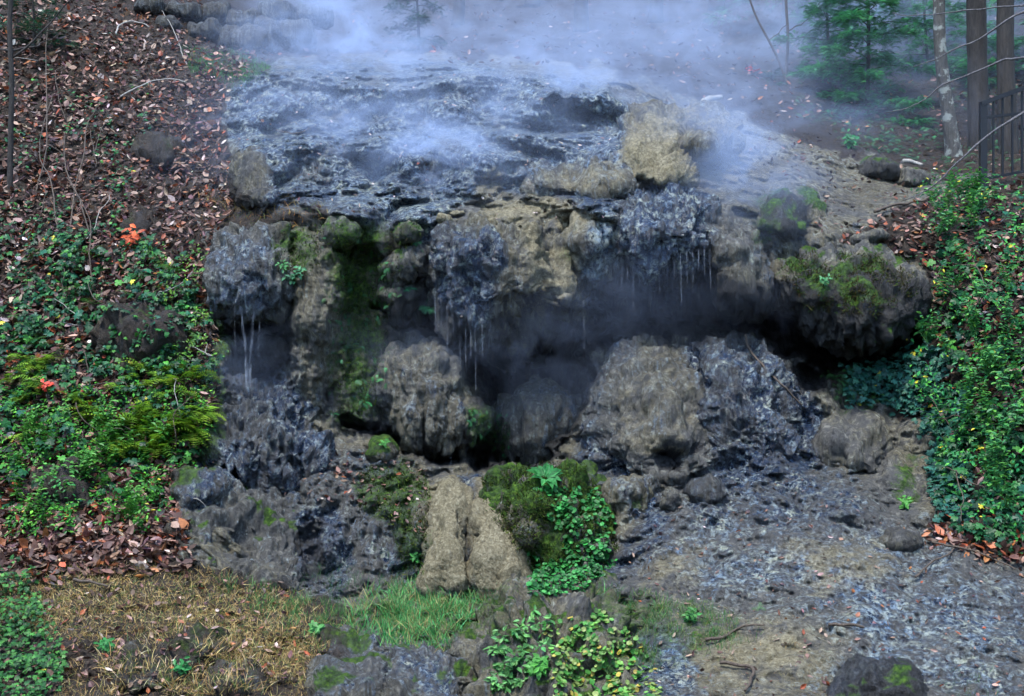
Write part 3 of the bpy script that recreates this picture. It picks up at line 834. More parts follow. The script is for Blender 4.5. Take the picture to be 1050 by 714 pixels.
rock("boulder", "crusted tan rock by the grass in the bottom foreground, left of its pair",
     [(322, 680), (332, 654), (360, 646), (388, 656), (396, 690), (390, 725), (325, 725)], 0.28, 0, 5, y=-3.0, wet=0.45, pale=.45, dark=.2, moss=-.1, rough=1.0, conform=1, edge=1.8, cat="boulder")
rock("boulder", "crusted tan rock by the grass in the bottom foreground, right of its pair",
     [(398, 690), (408, 664), (440, 656), (470, 668), (480, 725), (400, 725)], 0.25, 0, 5, y=-3.1, wet=0.5, pale=.45, dark=.2, rough=1.0, conform=1, edge=1.8, moss=-0.2, cat="boulder")
rock("boulder", "low grey rock overgrown with yellow green leaves at the bottom centre",
     [(462, 725), (485, 662), (525, 624), (575, 612), (625, 626), (655, 662), (680, 725)], 0.9, 0, 6, y=-2.6, wet=0.0, dark=0.2, moss=-0.1, lean=-0.6, rough=1.4, cat="boulder")
rock("boulder", "black wet rock poking up at the bottom right edge",
     [(852, 712), (866, 690), (884, 680), (912, 679), (936, 692), (950, 712), (945, 740), (858, 740)], 0.35, 0, 5, y=-3.85, rough=.8, wet=0.5, moss=-.25, dark=0.7, cat="boulder")
for k, (poly, lab) in enumerate([
    ([(112, 694), (135, 674), (170, 672), (192, 684), (186, 704), (140, 712)], "dark crumbling stone in the dry grass nearest the bottom left ivy"),
    ([(165, 660), (190, 646), (222, 650), (232, 668), (205, 680), (176, 678)], "dark pitted stone in the dry grass, highest of the bottom left stones"),
    ([(206, 706), (222, 684), (254, 682), (276, 696), (262, 714), (220, 716)], "dark stone in the dry grass, rightmost along the bottom left")]):
    rock("stone", lab, poly, 0.16, 0.03, 5, wet=0.3, dark=0.45, moss=0.05, rough=1.5, conform=1, edge=1.7, cat="stone")
rock("boulder", "dark mossy rock among the greenery on the left bank",
     [(36, 505), (50, 484), (76, 482), (90, 500), (86, 520), (60, 526), (42, 520)], 0.35, 0.1, 5, wet=0, dark=0.8, moss=0.1, rough=1.6, conform=1, edge=1.7, cat="boulder")
rock("boulder", "dark rock beside the hollow on the upper left leaf slope",
     [(140, 160), (155, 142), (182, 145), (192, 160), (170, 168)], 0.3, 0.18, 4, wet=0, dark=0.9, moss=-0.15, rough=1.7, conform=1, edge=1.7, cat="boulder")
rock("boulder", "dark rock breaking through the leaves low on the left slope",
     [(124, 232), (134, 214), (158, 214), (166, 232), (150, 246), (130, 244)], 0.25, 0.14, 4, wet=0, dark=0.9, moss=-0.15, rough=1.7, conform=1, edge=1.7, cat="boulder")
rock("boulder", "black rock face under ivy in the middle of the left bank",
     [(112, 345), (128, 318), (150, 322), (176, 316), (186, 350), (172, 380), (140, 372)], 0.2, 0.08, 5, wet=0, dark=0.95, moss=-0.1, rough=1.8, conform=1, edge=1.7, cat="boulder")
rock("boulder", "brown rock with a shaded hollow at the left edge of the upper terrace",
     [(236, 190), (240, 168), (258, 158), (274, 175), (280, 205), (262, 214), (244, 206)], 0.4, 0, 5, y=1.45, wet=0, dark=0.5, conform=1, edge=1.7, cat="boulder")
rock("boulder", "grey mossy stone on the rim above the mossy column",
     [(334, 244), (340, 228), (356, 223), (372, 236), (368, 250), (346, 252)], 0.25, 0, 5, y=0.3, wet=0.1, moss=-0.2, cat="stone")
rock("boulder", "dark mossy stone on the rim left of the big central drapery",
     [(402, 240), (410, 228), (426, 227), (434, 238), (426, 249), (408, 249)], 0.22, 0, 4, y=0.2, wet=0, dark=0.5, moss=0.2, cat="stone")
rock("boulder", "mossy nub at the left edge of the lower cave",
     [(377, 466), (384, 452), (397, 450), (405, 462), (402, 474), (385, 474)], 0.16, 0, 4, y=-0.15, wet=0, moss=0.35, cat="stone")
rock("boulder", "dark boulder in the upper right clearing, left of its pair",
     [(880, 182), (886, 166), (904, 162), (918, 172), (920, 187), (898, 192)], 0.35, 0, 4, wet=0, dark=0.6, moss=-0.1, cat="boulder")
rock("boulder", "brownish boulder in the upper right clearing, right of its pair",
     [(916, 190), (922, 174), (940, 172), (952, 183), (948, 196), (928, 198)], 0.35, 0, 4, wet=0, moss=-0.3, cat="boulder")
rock("boulder", "flat grey slab among dead leaves above the largest overhanging boulder",
     [(868, 250), (880, 240), (902, 236), (908, 243), (890, 252)], 0.18, -0.05, 4, wet=0.1, cat="stone")
rock("boulder", "dark stone at the foot of the right ivy bank",
     [(900, 556), (912, 546), (936, 547), (946, 556), (930, 562), (906, 562)], 0.2, 0, 4, wet=0.1, dark=0.5, cat="stone")
rock("boulder", "white water worn slab on the shelf above the central drapery, larger of two",
     [(444, 226), (450, 219), (462, 221), (464, 228), (452, 230)], 0.08, -0.06, 3, wet=0, dry=1, pale=1, cat="stone")
rock("boulder", "white sliver of stone on the shelf above the central drapery, smaller of two",
     [(458, 219), (466, 216), (478, 218), (474, 221), (462, 222)], 0.06, -0.06, 3, wet=0, dry=1, pale=1, cat="stone")

# dry stone wall at the top of the left slope
wall = empty("stone_wall", P(228, 48, 6.2), "dry stone retaining wall of big dark blocks at the top left", "stone wall")
for poly, y in [([(163, 34), (164, 21), (182, 19), (188, 28), (186, 37)], 5.9), ([(168, 16), (176, 6), (205, 6), (208, 20), (190, 23)], 6.4), ([(192, 44), (196, 26), (224, 22), (230, 40), (222, 47)], 6.1),
                ([(208, 22), (212, 8), (236, 6), (238, 22), (222, 26)], 6.7), ([(226, 50), (230, 33), (272, 30), (282, 46), (270, 54)], 6.0), ([(232, 30), (236, 14), (262, 12), (266, 28), (250, 33)], 6.7),
                ([(262, 32), (268, 22), (288, 24), (292, 38), (280, 44)], 6.5), ([(264, 22), (268, 6), (300, 6), (304, 22), (284, 26)], 7.0), ([(284, 40), (292, 28), (318, 26), (322, 44), (300, 50)], 6.6),
                ([(140, 14), (146, 2), (168, 2), (168, 14)], 6.2), ([(304, 24), (308, 8), (335, 8), (338, 24)], 7.2)]:
    rock("stone_block", "", poly, 0.3, 0, 4, y=y, wet=0.25, dark=0.55, dry=0, box=0.45, rough=0.7, parent=wall)
# ------------------------------------------------------------------ leaves and small plants
def unit(a): return a / (np.linalg.norm(a, axis=-1, keepdims=True) + 1e-9)


T_DEAD = (np.array([[0, 0, 0], [-.27, .35, .09], [.27, .35, .07], [0, .5, -.02], [-.2, .75, .13], [.2, .75, .1], [0, 1.05, .16]], float),
          np.array([[0, 2, 3], [0, 3, 1], [1, 3, 4], [3, 2, 5], [4, 3, 6], [3, 5, 6]]))
T_OVAL = (np.array([[0, 0, 0], [-.24, .4, .04], [.24, .4, .04], [0, .45, -.03], [-.17, .75, .02], [.17, .75, .02], [0, 1.0, -.08]], float), T_DEAD[1])
_iv = [[0, 0, 0], [.22, -.12, .02], [.5, .12, -.03], [.3, .32, .03], [.42, .62, -.04], [.16, .62, .02], [0, 1.0, -.08], [-.16, .62, .02], [-.42, .62, -.04], [-.3, .32, .03], [-.5, .12, -.03], [-.22, -.12, .02], [0, .4, .05]]
T_IVY = (np.array(_iv, float), np.array([[k, (k + 1) % 12, 12] for k in range(12)]))
T_ROUND = (np.array([[0, 0, 0]] + [[.5 * math.sin(a), .5 - .5 * math.cos(a), .03 * math.sin(3 * a)] for a in np.linspace(0.6, 2 * math.pi - .6, 6)] + [[0, .5, -.05]], float),
           np.array([[k, (k + 1) % 7, 7] for k in range(7)]))


def blade_t(bend=0.35, w=0.035, n=4):
    v = []; f = []
    for k in range(n + 1):
        t = k / n; ww = w * (1 - t) ** 0.7
        y = bend * t * t; z = t * (1 - .25 * bend * t)
        if k < n: v += [[-ww, y, z], [ww, y, z]]
        else: v += [[0, y, z]]
    for k in range(n - 1): a = 2 * k; f += [[a, a + 1, a + 3], [a, a + 3, a + 2]]
    f.append([2 * n - 2, 2 * n - 1, 2 * n])
    return np.array(v, float), np.array(f)


def frond_t(n=9, w=0.28, droop=0.55, lw=0.05):
    """feathery frond: curved rib with paired leaflets"""
    v = []; f = []

    def c(t): return np.array([0, t * .85, t * .6 - droop * t * t])
    for k in range(1, n + 1):
        t = k / (n + 1); p = c(t); L = w * math.sin(math.pi * (0.12 + 0.86 * t)) ** .8 + .03
        for s in (-1, 1):
            b = len(v)
            v += [p + np.array([0, -lw * .5, 0]), p + np.array([0, lw * .6, .0]), p + np.array([s * L, .12 * L + lw * .3, -.12 * L])]
            f.append([b, b + 1, b + 2] if s > 0 else [b, b + 2, b + 1])
    b = len(v)
    v += [c(0) + [-.012, 0, 0], c(0) + [.012, 0, 0], c(.5) + [-.01, 0, 0], c(.5) + [.01, 0, 0], c(1)]
    f += [[b, b + 1, b + 3], [b, b + 3, b + 2], [b + 2, b + 3, b + 4]]
    return np.array(v, float), np.array(f)


T_FROND = frond_t(); T_FEATH = frond_t(7, .22, .75, .07)


def inst(tmpl, pos, nrm, fwd, size, cols, zscale=None, wscale=None):
    """many copies of a template: local z -> nrm, local y -> fwd"""
    tv, tf = tmpl; n = len(pos)
    z = unit(nrm); y = unit(fwd - (fwd * z).sum(-1, keepdims=True) * z); x = np.cross(y, z)
    L = np.broadcast_to(tv, (n,) + tv.shape).copy()
    if zscale is not None: L[..., 2] *= np.asarray(zscale)[:, None]
    if wscale is not None: L[..., 0] *= np.asarray(wscale)[:, None]
    W = pos[:, None] + np.asarray(size)[:, None, None] * (L[..., 0:1] * x[:, None] + L[..., 1:2] * y[:, None] + L[..., 2:3] * z[:, None])
    fa = (tf[None] + (np.arange(n) * len(tv))[:, None, None]).reshape(-1, 3)
    cc = np.concatenate([np.repeat(cols, len(tv), axis=0), np.ones((n * len(tv), 1))], 1)
    return W.reshape(-1, 3), fa, cc


def leaf_obj(name, parts, mat, origin=(0, 0, 0), parent=None, smooth=False):
    v = []; f = []; c = []; b = 0
    for (vv, ff, cc) in parts:
        v.append(vv); f.append(ff + b); c.append(cc); b += len(vv)
    return new_mesh(name, np.concatenate(v), np.concatenate(f), mat, smooth, origin, parent, attrs={"tint": np.concatenate(c)})


def pick(pal, n, w=None, jit=0.25):
    pal = np.asarray(pal, float); w = None if w is None else np.asarray(w, float) / np.sum(w)
    k = RNG.choice(len(pal), n, p=w)
    return pal[k] * np.exp(RNG.normal(0, jit, (n, 1))) * np.exp(RNG.normal(0, jit * .25, (n, 3)))


def sample(poly, n, clump=0.0, cs=30.0, thr=0.0, seed=0, edge=0.0, fade=0):
    """random photo pixels inside a polygon, thinned by noise for clumps"""
    poly = np.asarray(poly, float); lo = poly.min(0) - fade * .4; hi = poly.max(0) + fade * .4
    out = []; got = 0
    for _ in range(60):
        q = lo + RNG.random((n * 2, 2)) * (hi - lo)
        d = sdf(q[:, 0], q[:, 1], poly)
        k = d > (-edge * RNG.random(len(q)) if edge else 0)
        if fade: k = d > fade * (RNG.random(len(q)) ** 1.3 - .35)
        if clump:
            m = fbm(np.stack([q[:, 0] / cs, q[:, 1] / cs, np.full(len(q), seed * 7.7)], -1), 3)
            k &= (m + RNG.normal(0, 1 - clump, len(q)) * .5) > thr
        out.append(q[k]); got += k.sum()
        if got >= n: break
    q = np.concatenate(out)[:n]
    return q[:, 0], q[:, 1]


def rnd_dir(n): return unit(RNG.normal(size=(n, 3)))


UP = np.array([0, 0, 1.0]); DOWN = -UP
# --------------------------------------------------------------- fallen leaves
BROWNS = [(.045, .022, .016), (.10, .05, .036), (.17, .095, .068), (.27, .175, .13), (.48, .38, .34), (.24, .06, .022), (.09, .04, .045), (.30, .11, .035)]
BW = [2.5, 5, 4.5, 2.5, .8, 1.6, 1.5, .6]


def litter(name, label, poly, n, smin, smax, clump=0, thr=0, cs=30, seed=0, lift=.05, pal=BROWNS, w=BW, tilt=.55, edge=0):
    u, v = sample(poly, n, clump, cs, thr, seed, edge)
    p = surf(u, v); nn = nsurf(u, v); n_ = len(u)
    p = p + nn * (RNG.random((n_, 1)) ** 2 * lift + .004)
    nr = unit(nn * .6 + UP * .55 + RNG.normal(0, tilt, (n_, 3)))
    ob = leaf_obj(name, [inst(T_DEAD, p, nr, rnd_dir(n_), RNG.uniform(smin, smax, n_), pick(pal, n_, w), RNG.uniform(-.6, 2.2, n_), RNG.uniform(.6, 1.3, n_))], M_LITTER)
    return tag(ob, label, None, None, "stuff")


litter("leaf_litter", "brown fallen leaves covering the left slope", [(-120, -60), (150, -40), (240, 20), (285, 55), (240, 88), (228, 120), (234, 165), (258, 208), (230, 225), (215, 300), (222, 380), (215, 430), (180, 515), (190, 570), (60, 585), (-120, 580)], 15500, .06, .115, lift=.07)
litter("leaf_litter", "smaller dark rotting leaf bits between the brown leaves of the left slope", [(-120, -60), (150, -40), (240, 20), (275, 50), (236, 88), (224, 120), (230, 165), (250, 208), (225, 225), (212, 300), (218, 380), (210, 430), (180, 515), (190, 570), (60, 585), (-120, 580)], 17000, .025, .06, lift=.03, w=[5, 5, 3, 1.5, .4, 1.5, 2, .5], tilt=.8)
litter("leaf_litter", "brown fallen leaves at the foot of the left bank", [(-60, 500), (170, 495), (200, 560), (190, 590), (-60, 600)], 1500, .07, .13, lift=.06)
litter("leaf_litter", "dead leaves strewn over the dry grass mound", [(-40, 590), (300, 600), (340, 700), (-40, 720)], 620, .04, .075, lift=.05)
litter("leaf_litter", "reddish dead leaves above the largest overhanging boulder", [(860, 250), (900, 225), (960, 200), (1050, 185), (1160, 170), (1160, 330), (1040, 300), (960, 265), (930, 268)], 1300, .06, .11, lift=.06)
litter("leaf_litter", "dead leaves under the right ivy", [(948, 260), (1160, 240), (1160, 600), (1045, 572), (950, 550), (965, 500), (955, 440)], 2600, .06, .11, lift=.05)
litter("leaf_litter", "orange brown leaves along the foot of the right bank", [(940, 548), (1000, 548), (1100, 560), (1100, 585), (1000, 570)], 330, .07, .13, lift=.05, w=[1, 3, 4, 2, .7, 3, 1, 2])
litter("leaf_litter", "scattered dead leaves on the misty clearing and woods floor", [(640, 85), (780, 110), (880, 130), (1060, 120), (1060, 190), (940, 235), (860, 250), (800, 210), (760, 150)], 520, .04, .075, lift=.04, w=[5, 5, 3, 1, .2, 1, 2, .6])
litter("leaf_litter", "leaves on the woods floor above the cascade", [(280, 60), (300, 10), (1060, 0), (1060, 110), (850, 130), (640, 72)], 1500, .07, .11, lift=.05, w=[5, 5, 3, 1, .2, 1, 2, .6])
litter("leaf_litter", "small pale leaves and bark bits scattered over the tufa", [(240, 75), (640, 80), (740, 200), (560, 230), (240, 210)], 330, .03, .06, lift=.01, w=[1, 2, 3, 4, 6, 1, 1, .5])
litter("leaf_litter", "dark leaf bits scattered on the wet apron", [(640, 520), (850, 480), (930, 540), (1060, 590), (1060, 720), (640, 720)], 520, .025, .06, lift=.01)
litter("leaf_litter", "dead leaves caught on the mossy ledge left of centre", [(190, 470), (330, 460), (440, 475), (440, 560), (380, 520), (200, 500)], 330, .03, .07, lift=.015)

# --------------------------------------------------------------- ivy
GREENS = [(.004, .035, .012), (.008, .06, .018), (.018, .11, .025), (.045, .18, .025), (.010, .075, .038)]


def ivy(name, label, poly, n, smin=.045, smax=.075, lift=.22, clump=.6, thr=0., cs=26, seed=1, pal=GREENS, w=(3, 4, 3, 1.5, 2), yellow=.008, edge=6, tmpl=None, out=.5):
    u, v = sample(poly, n, clump, cs, thr, seed, edge); m = len(u)
    p = surf(u, v); nn = nsurf(u, v)
    hump = .5 + .5 * np.clip(fbm(p * 2.2, 3), -1, 1)
    p = p + nn * (lift * hump * RNG.random(m) ** .6)[:, None] + RNG.normal(0, .02, (m, 3))
    nr = unit(nn * .7 + UP * .55 + np.array([0, -.25, 0]) + RNG.normal(0, .38, (m, 3)))
    fw = unit(DOWN * .8 + RNG.normal(0, out, (m, 3)))
    c = pick(pal, m, w)
    yk = RNG.random(m) < yellow; c[yk] = np.array([.5, .45, .04]) * RNG.uniform(.7, 1.2, (yk.sum(), 1))
    return tag(leaf_obj(name, [inst(tmpl or T_IVY, p, nr, fw, RNG.uniform(smin, smax, m), c, RNG.uniform(.5, 2, m))], M_IVY), label, None, None, "stuff")


ivy("ivy", "dark glossy ivy trailing over the middle of the left bank", [(-80, 225), (90, 235), (150, 250), (215, 300), (222, 380), (200, 430), (-80, 440)], 2700, .035, .07, thr=.2, cs=20, seed=2, lift=.3)
ivy("ivy", "sparse ivy and small green leaves high on the left slope", [(-60, 20), (120, 20), (160, 120), (130, 240), (-60, 240)], 650, .03, .055, thr=.28, cs=34, seed=3, clump=.85)
ivy("ground_cover", "bright green small leaved plants on the lower left bank", [(-60, 400), (200, 410), (212, 450), (185, 510), (150, 545), (-60, 560)], 5200, .028, .055, thr=-.1, cs=20, seed=4, pal=[(.015, .11, .012), (.04, .21, .02), (.10, .30, .03), (.008, .06, .01)], w=(3, 4, 2, 2), tmpl=T_OVAL, out=1.0, lift=.28, yellow=.01)
ivy("ground_cover", "yellow green leaves along the edge of the left alcove", [(150, 255), (212, 262), (214, 330), (225, 390), (205, 430), (160, 420), (180, 330)], 900, .025, .05, thr=0, seed=5, pal=[(.05, .15, .025), (.11, .24, .03), (.03, .09, .02)], w=(3, 3, 2), tmpl=T_OVAL, out=1.0, lift=.25)
ivy("ivy", "dark green ivy mat in the bottom left corner", [(-60, 590), (30, 598), (52, 640), (66, 690), (66, 730), (-60, 730)], 1900, .03, .05, thr=-.4, seed=6, lift=.25, pal=[(.012, .06, .015), (.025, .11, .02), (.05, .18, .03)], w=(3, 3, 1.5))
ivy("ivy", "bright leafy vines curtaining the right bank", [(1000, 205), (1060, 185), (1180, 190), (1180, 600), (1040, 552), (985, 540), (975, 460), (948, 410), (955, 330), (1000, 300)], 5600, .028, .066, thr=.1, cs=24, seed=7, pal=[(.010, .11, .035), (.025, .19, .05), (.07, .29, .04), (.006, .055, .02)], w=(3, 4, 2.5, 2), yellow=.022, lift=.42, tmpl=T_OVAL, out=.8)
ivy("ivy", "bluish dark ivy sheet under the largest overhanging boulder", [(862, 385), (900, 368), (955, 355), (985, 380), (990, 470), (1000, 545), (960, 540), (955, 450), (925, 415), (870, 412)], 1700, .045, .075, thr=-.3, seed=8, pal=[(.012, .06, .045), (.02, .09, .065), (.035, .13, .08)], w=(3, 3, 2), lift=.2)
ivy("ivy", "ivy hanging over the dark gap right of the largest boulder", [(935, 190), (1010, 180), (1005, 300), (955, 330), (940, 290), (950, 240)], 750, .035, .06, thr=.05, seed=9, yellow=.05, tmpl=T_OVAL)
ivy("ivy", "ivy on the lower right bank", [(965, 440), (1060, 420), (1120, 440), (1120, 590), (1000, 555), (960, 535)], 1700, .05, .08, thr=-.1, seed=10)
ivy("ferns", "small dark ferns in the shade under the largest overhanging boulder", [(845, 372), (900, 380), (905, 415), (860, 412)], 260, .05, .1, thr=-.3, seed=11, tmpl=T_FROND, pal=[(.02, .07, .02), (.04, .12, .03)], w=(1, 1), lift=.05)
ivy("ground_cover", "yellow green clover leaves over the low rock at the bottom centre", [(500, 640), (560, 615), (640, 630), (690, 660), (690, 715), (490, 720)], 10, thr=-1)
bpy.data.objects.remove(bpy.data.objects["ground_cover.002"])


def on_rock(names, poly, n, seed=0, thr=-9, cs=20, clump=.7):
    """points on the real rock surfaces (ray cast from the front) inside a photo polygon"""
    dg = bpy.context.evaluated_depsgraph_get(); dg.update()
    u, v = sample(poly, n, clump if thr > -8 else 0, cs, thr, seed)
    P_ = []; N_ = []
    for a, b in zip(u, v):
        d = Vector(P(a, b, 0.0) - CAM).normalized()
        ok, loc, nor, fi, ob, mt = scene.ray_cast(dg, Vector(CAM), d)
        if ok and (ob.name.split('.')[0] in names):
            P_.append(loc[:]); N_.append(nor[:])
    return np.array(P_).reshape(-1, 3), np.array(N_).reshape(-1, 3)


ROCKS = {"boulder", "stone", "tufa_dome", "tufa_drapery", "wet_ledge", "terrain"}


def rockleaves(name, label, poly, n, tmpl, smin, smax, pal, w=None, thr=-9, cs=20, seed=0, lift=.03, mat=None, up=.6, out=.7, yellow=0, names=ROCKS):
    p, nn = on_rock(names, poly, n, seed, thr, cs); m = len(p)
    if m == 0: return None
    p = p + nn * RNG.uniform(0.002, lift, (m, 1))
    nr = unit(nn * .7 + UP * up + RNG.normal(0, .3, (m, 3)))
    c = pick(pal, m, w)
    if yellow:
        yk = RNG.random(m) < yellow; c[yk] = np.array([.42, .34, .06]) * RNG.uniform(.7, 1.2, (yk.sum(), 1))
    return tag(leaf_obj(name, [inst(tmpl, p, nr, unit(DOWN * .4 + RNG.normal(0, out, (m, 3))), RNG.uniform(smin, smax, m), c, RNG.uniform(.5, 2, m))], mat or M_FOL), label, None, None, "stuff")


BG = [(.025, .17, .035), (.04, .25, .05), (.015, .10, .02)]
rockleaves("ground_cover", "small bright round leaves spilling down the moss covered boulder", [(545, 500), (605, 495), (628, 530), (630, 560), (605, 590), (560, 610), (540, 605), (550, 585), (580, 560), (570, 540)], 900, T_ROUND, .028, .05, BG, thr=-.1, cs=12, seed=21)
rockleaves("ground_cover", "dense mat of small leaves at the foot of the moss covered boulder", [(545, 582), (620, 570), (635, 575), (600, 605), (545, 612)], 480, T_ROUND, .028, .045, BG, seed=22)
rockleaves("ground_cover", "yellow green clover leaves over the low rock at the bottom centre", [(560, 640), (610, 625), (650, 650), (680, 700), (680, 720), (570, 720)], 900, T_ROUND, .025, .05, [(.05, .20, .03), (.11, .26, .05), (.20, .28, .08)], thr=.08, cs=13, seed=23, yellow=.1)
rockleaves("ground_cover", "bright green leaves on the left side of the low rock at the bottom centre", [(500, 650), (550, 625), (570, 640), (560, 690), (500, 714)], 420, T_OVAL, .04, .075, [(.08, .26, .07), (.14, .34, .10), (.05, .16, .04)], thr=.1, cs=12, seed=24)
# moss nap
MG = [(.025, .06, .01), (.05, .09, .014), (.09, .13, .02), (.015, .03, .006), (.03, .024, .012)]
TB = blade_t(.5, .16, 2)
for poly, n, lab, sd in [([(494, 490), (545, 472), (600, 476), (625, 520), (636, 565), (600, 600), (555, 600), (520, 552), (495, 520)], 6500, "deep green moss nap on the big centre boulder", 31),
                         ([(365, 482), (425, 472), (442, 500), (436, 590), (415, 592), (402, 540), (368, 520)], 1800, "green moss on the brown slope left of the cream domes", 32),
                         ([(336, 228), (440, 228), (425, 250), (398, 330), (385, 430), (342, 425), (345, 300)], 1700, "moss and algae on the column left of the central cave", 33),
                         ([(185, 50), (250, 52), (278, 70), (240, 90), (195, 74)], 2600, "bright green moss patch at the top of the left slope", 34),
                         ([(270, 235), (335, 226), (328, 272), (300, 300), (286, 270)], 500, "moss at the rim right of the left waterfall lip", 35)]:
    rockleaves("moss", lab, poly, n, TB, .015, .035, MG if sd != 34 else [(.05, .16, .03), (.09, .22, .04), (.03, .09, .02)], mat=M_MOSS, thr=-.25, cs=16, seed=sd, lift=.008, up=.3, out=1.0)

rockleaves("moss", "brown olive moss nap over the largest overhanging boulder", [(795, 275), (830, 258), (930, 262), (945, 300), (900, 325), (830, 320)], 2600, TB, .015, .035, [(.05, .06, .012), (.07, .05, .018), (.03, .026, .012), (.04, .08, .012)], mat=M_MOSS, thr=-.05, cs=16, seed=36, lift=.006, up=.3, out=1.0)
# --------------------------------------------------------------- grass
GR1 = blade_t(.35, .026, 4); GR2 = blade_t(.9, .03, 4)


def grass(name, label, poly, n, smin, smax, pal, w=None, tmpl=GR1, thr=-9, cs=18, seed=0, lean=.35, names=ROCKS, edge=12, fade=30):
    u, v = sample(poly, n, .7 if thr > -8 else 0, cs, thr, seed, edge, fade); m = len(u)
    p = surf(u, v) - UP * .01
    nr = unit(UP + RNG.normal(0, lean, (m, 3)) * np.array([1, 1, .2]))
    return tag(leaf_obj(name, [inst(tmpl, p, nr, rnd_dir(m), RNG.uniform(smin, smax, m), pick(pal, m, w, .2))], M_GRASS), label, None, None, "stuff")


grass("grass", "soft green grass patch below the cream tufa domes", [(368, 636), (385, 618), (430, 606), (480, 602), (560, 614), (620, 618), (600, 630), (535, 634), (490, 646), (440, 662), (400, 652)], 8500, .045, .17, [(.04, .22, .06), (.06, .30, .085), (.11, .34, .09), (.16, .24, .08), (.3, .26, .1)], seed=41, fade=48, thr=-.35, cs=12, lean=.5)
grass("grass", "short bright green grass over the mossy patch at the top of the left slope", [(186, 50), (250, 50), (280, 68), (242, 92), (196, 76)], 2600, .03, .07, [(.04, .22, .04), (.08, .30, .05), (.03, .14, .03)], seed=50, thr=-.3, fade=12)
ivy("ivy", "larger ivy leaves among the small ones on the right bank", [(965, 210), (1060, 190), (1120, 200), (1120, 560), (1000, 545), (960, 440), (960, 320)], 700, .065, .10, thr=.2, cs=20, seed=56, lift=.42, yellow=0)
ivy("ivy", "larger ivy leaves among the small ones on the left bank", [(-40, 240), (200, 265), (215, 400), (180, 520), (-40, 530)], 900, .065, .105, thr=.15, cs=20, seed=57, lift=.3, yellow=0)
grass("grass", "green grass at the edge of the dry grass mound", [(230, 600), (290, 610), (360, 630), (365, 665), (330, 660), (270, 628)], 1500, .05, .11, [(.05, .18, .04), (.09, .22, .06)], seed=42, thr=-.2)
grass("grass", "green grass beside the bottom centre rock and wet apron", [(610, 612), (680, 615), (735, 630), (770, 650), (730, 665), (690, 640), (665, 690), (640, 690), (655, 650)], 2200, .04, .1, [(.035, .15, .04), (.06, .19, .05), (.16, .2, .06)], seed=43, thr=-.1)
DRYP = [(.46, .31, .11), (.62, .46, .19), (.34, .21, .07), (.20, .22, .06), (.7, .56, .32)]
grass("dry_grass", "short straw coloured dry grass over the bottom left mound", [(-40, 592), (120, 578), (210, 588), (300, 612), (350, 640), (320, 700), (240, 690), (150, 640), (60, 650), (-40, 640)], 19000, .035, .085, DRYP + [(.06, .16, .03)], (3, 2.5, 2, 1.5, .8, 1.6), GR2, seed=44, lean=1.1, thr=-.75, cs=30)
grass("dry_grass", "thin dry grass among the dark stones at the bottom left", [(60, 645), (150, 635), (320, 660), (330, 730), (40, 730)], 4500, .03, .08, DRYP, (3, 2, 2, 2, .5), GR2, seed=45, lean=.7, thr=.0, cs=24)
grass("dry_grass", "yellow dead grass wisps on the rim below the upper left terrace", [(205, 205), (230, 200), (330, 215), (335, 228), (215, 225)], 320, .06, .13, [(.3, .22, .06), (.12, .16, .04), (.4, .2, .06)], None, GR2, seed=46, lean=.7)
grass("dry_grass", "dead grass and green shoots on the wet apron's brown patches", [(690, 640), (760, 620), (830, 640), (840, 710), (700, 714)], 450, .02, .05, DRYP, None, GR2, seed=47, lean=.7, thr=.1)
grass("grass", "fine green grass at the foot of the left boulder face", [(300, 590), (420, 560), (440, 600), (330, 630)], 900, .04, .09, [(.04, .12, .05), (.08, .14, .06)], seed=48, thr=.0)
grass("grass", "green tuft of grass at the bottom right corner", [(975, 690), (1010, 688), (1015, 720), (970, 720)], 180, .03, .07, [(.05, .16, .05), (.12, .2, .08)], seed=49)

rockleaves("dry_grass", "dry straw and grass growing over the dark stones at the bottom left", [(100, 650), (240, 640), (285, 690), (270, 714), (100, 714)], 1300, GR2, .04, .09, DRYP + [(.05, .12, .03)], seed=51, thr=.0, lift=.005, mat=M_GRASS, up=1.2)
rockleaves("leaf_litter", "dead leaves caught on the dark stones at the bottom left", [(100, 650), (240, 640), (285, 690), (270, 714), (100, 714)], 140, T_DEAD, .04, .07, BROWNS, BW, seed=52, lift=.01, mat=M_LITTER)
rockleaves("ferns", "tiny ferns and seedlings dotted over the mossy wall left of the central cave", [(330, 240), (440, 250), (400, 330), (400, 430), (340, 430)], 170, T_FROND, .05, .11, [(.03, .16, .05), (.05, .24, .08), (.03, .1, .03)], seed=53, thr=.12, lift=.01)
rockleaves("ferns", "tiny green ferns at the right end of the brown streaked dome", [(470, 415), (520, 425), (528, 470), (490, 465)], 60, T_FROND, .05, .1, [(.03, .16, .05), (.04, .2, .07)], seed=54, lift=.01)
ivy("undergrowth", "low green undergrowth on the misty woods floor", [(800, 100), (1060, 80), (1060, 175), (990, 175), (930, 165), (860, 150)], 900, .06, .12, thr=.05, cs=24, seed=55, pal=[(.015, .08, .035), (.03, .13, .05)], w=(1, 1), tmpl=T_FROND, lift=.12, yellow=0, out=1.0)
rockleaves("ivy", "ivy creeping over the black rock faces of the left bank", [(105, 310), (190, 312), (190, 385), (105, 385)], 170, T_IVY, .035, .065, GREENS, seed=58, thr=.0, lift=.04, mat=M_IVY)
rockleaves("ground_cover", "leaves creeping over the dark mossy rock of the left bank", [(34, 480), (94, 480), (94, 528), (34, 528)], 90, T_OVAL, .03, .055, BG, seed=59, thr=.0, lift=.03)
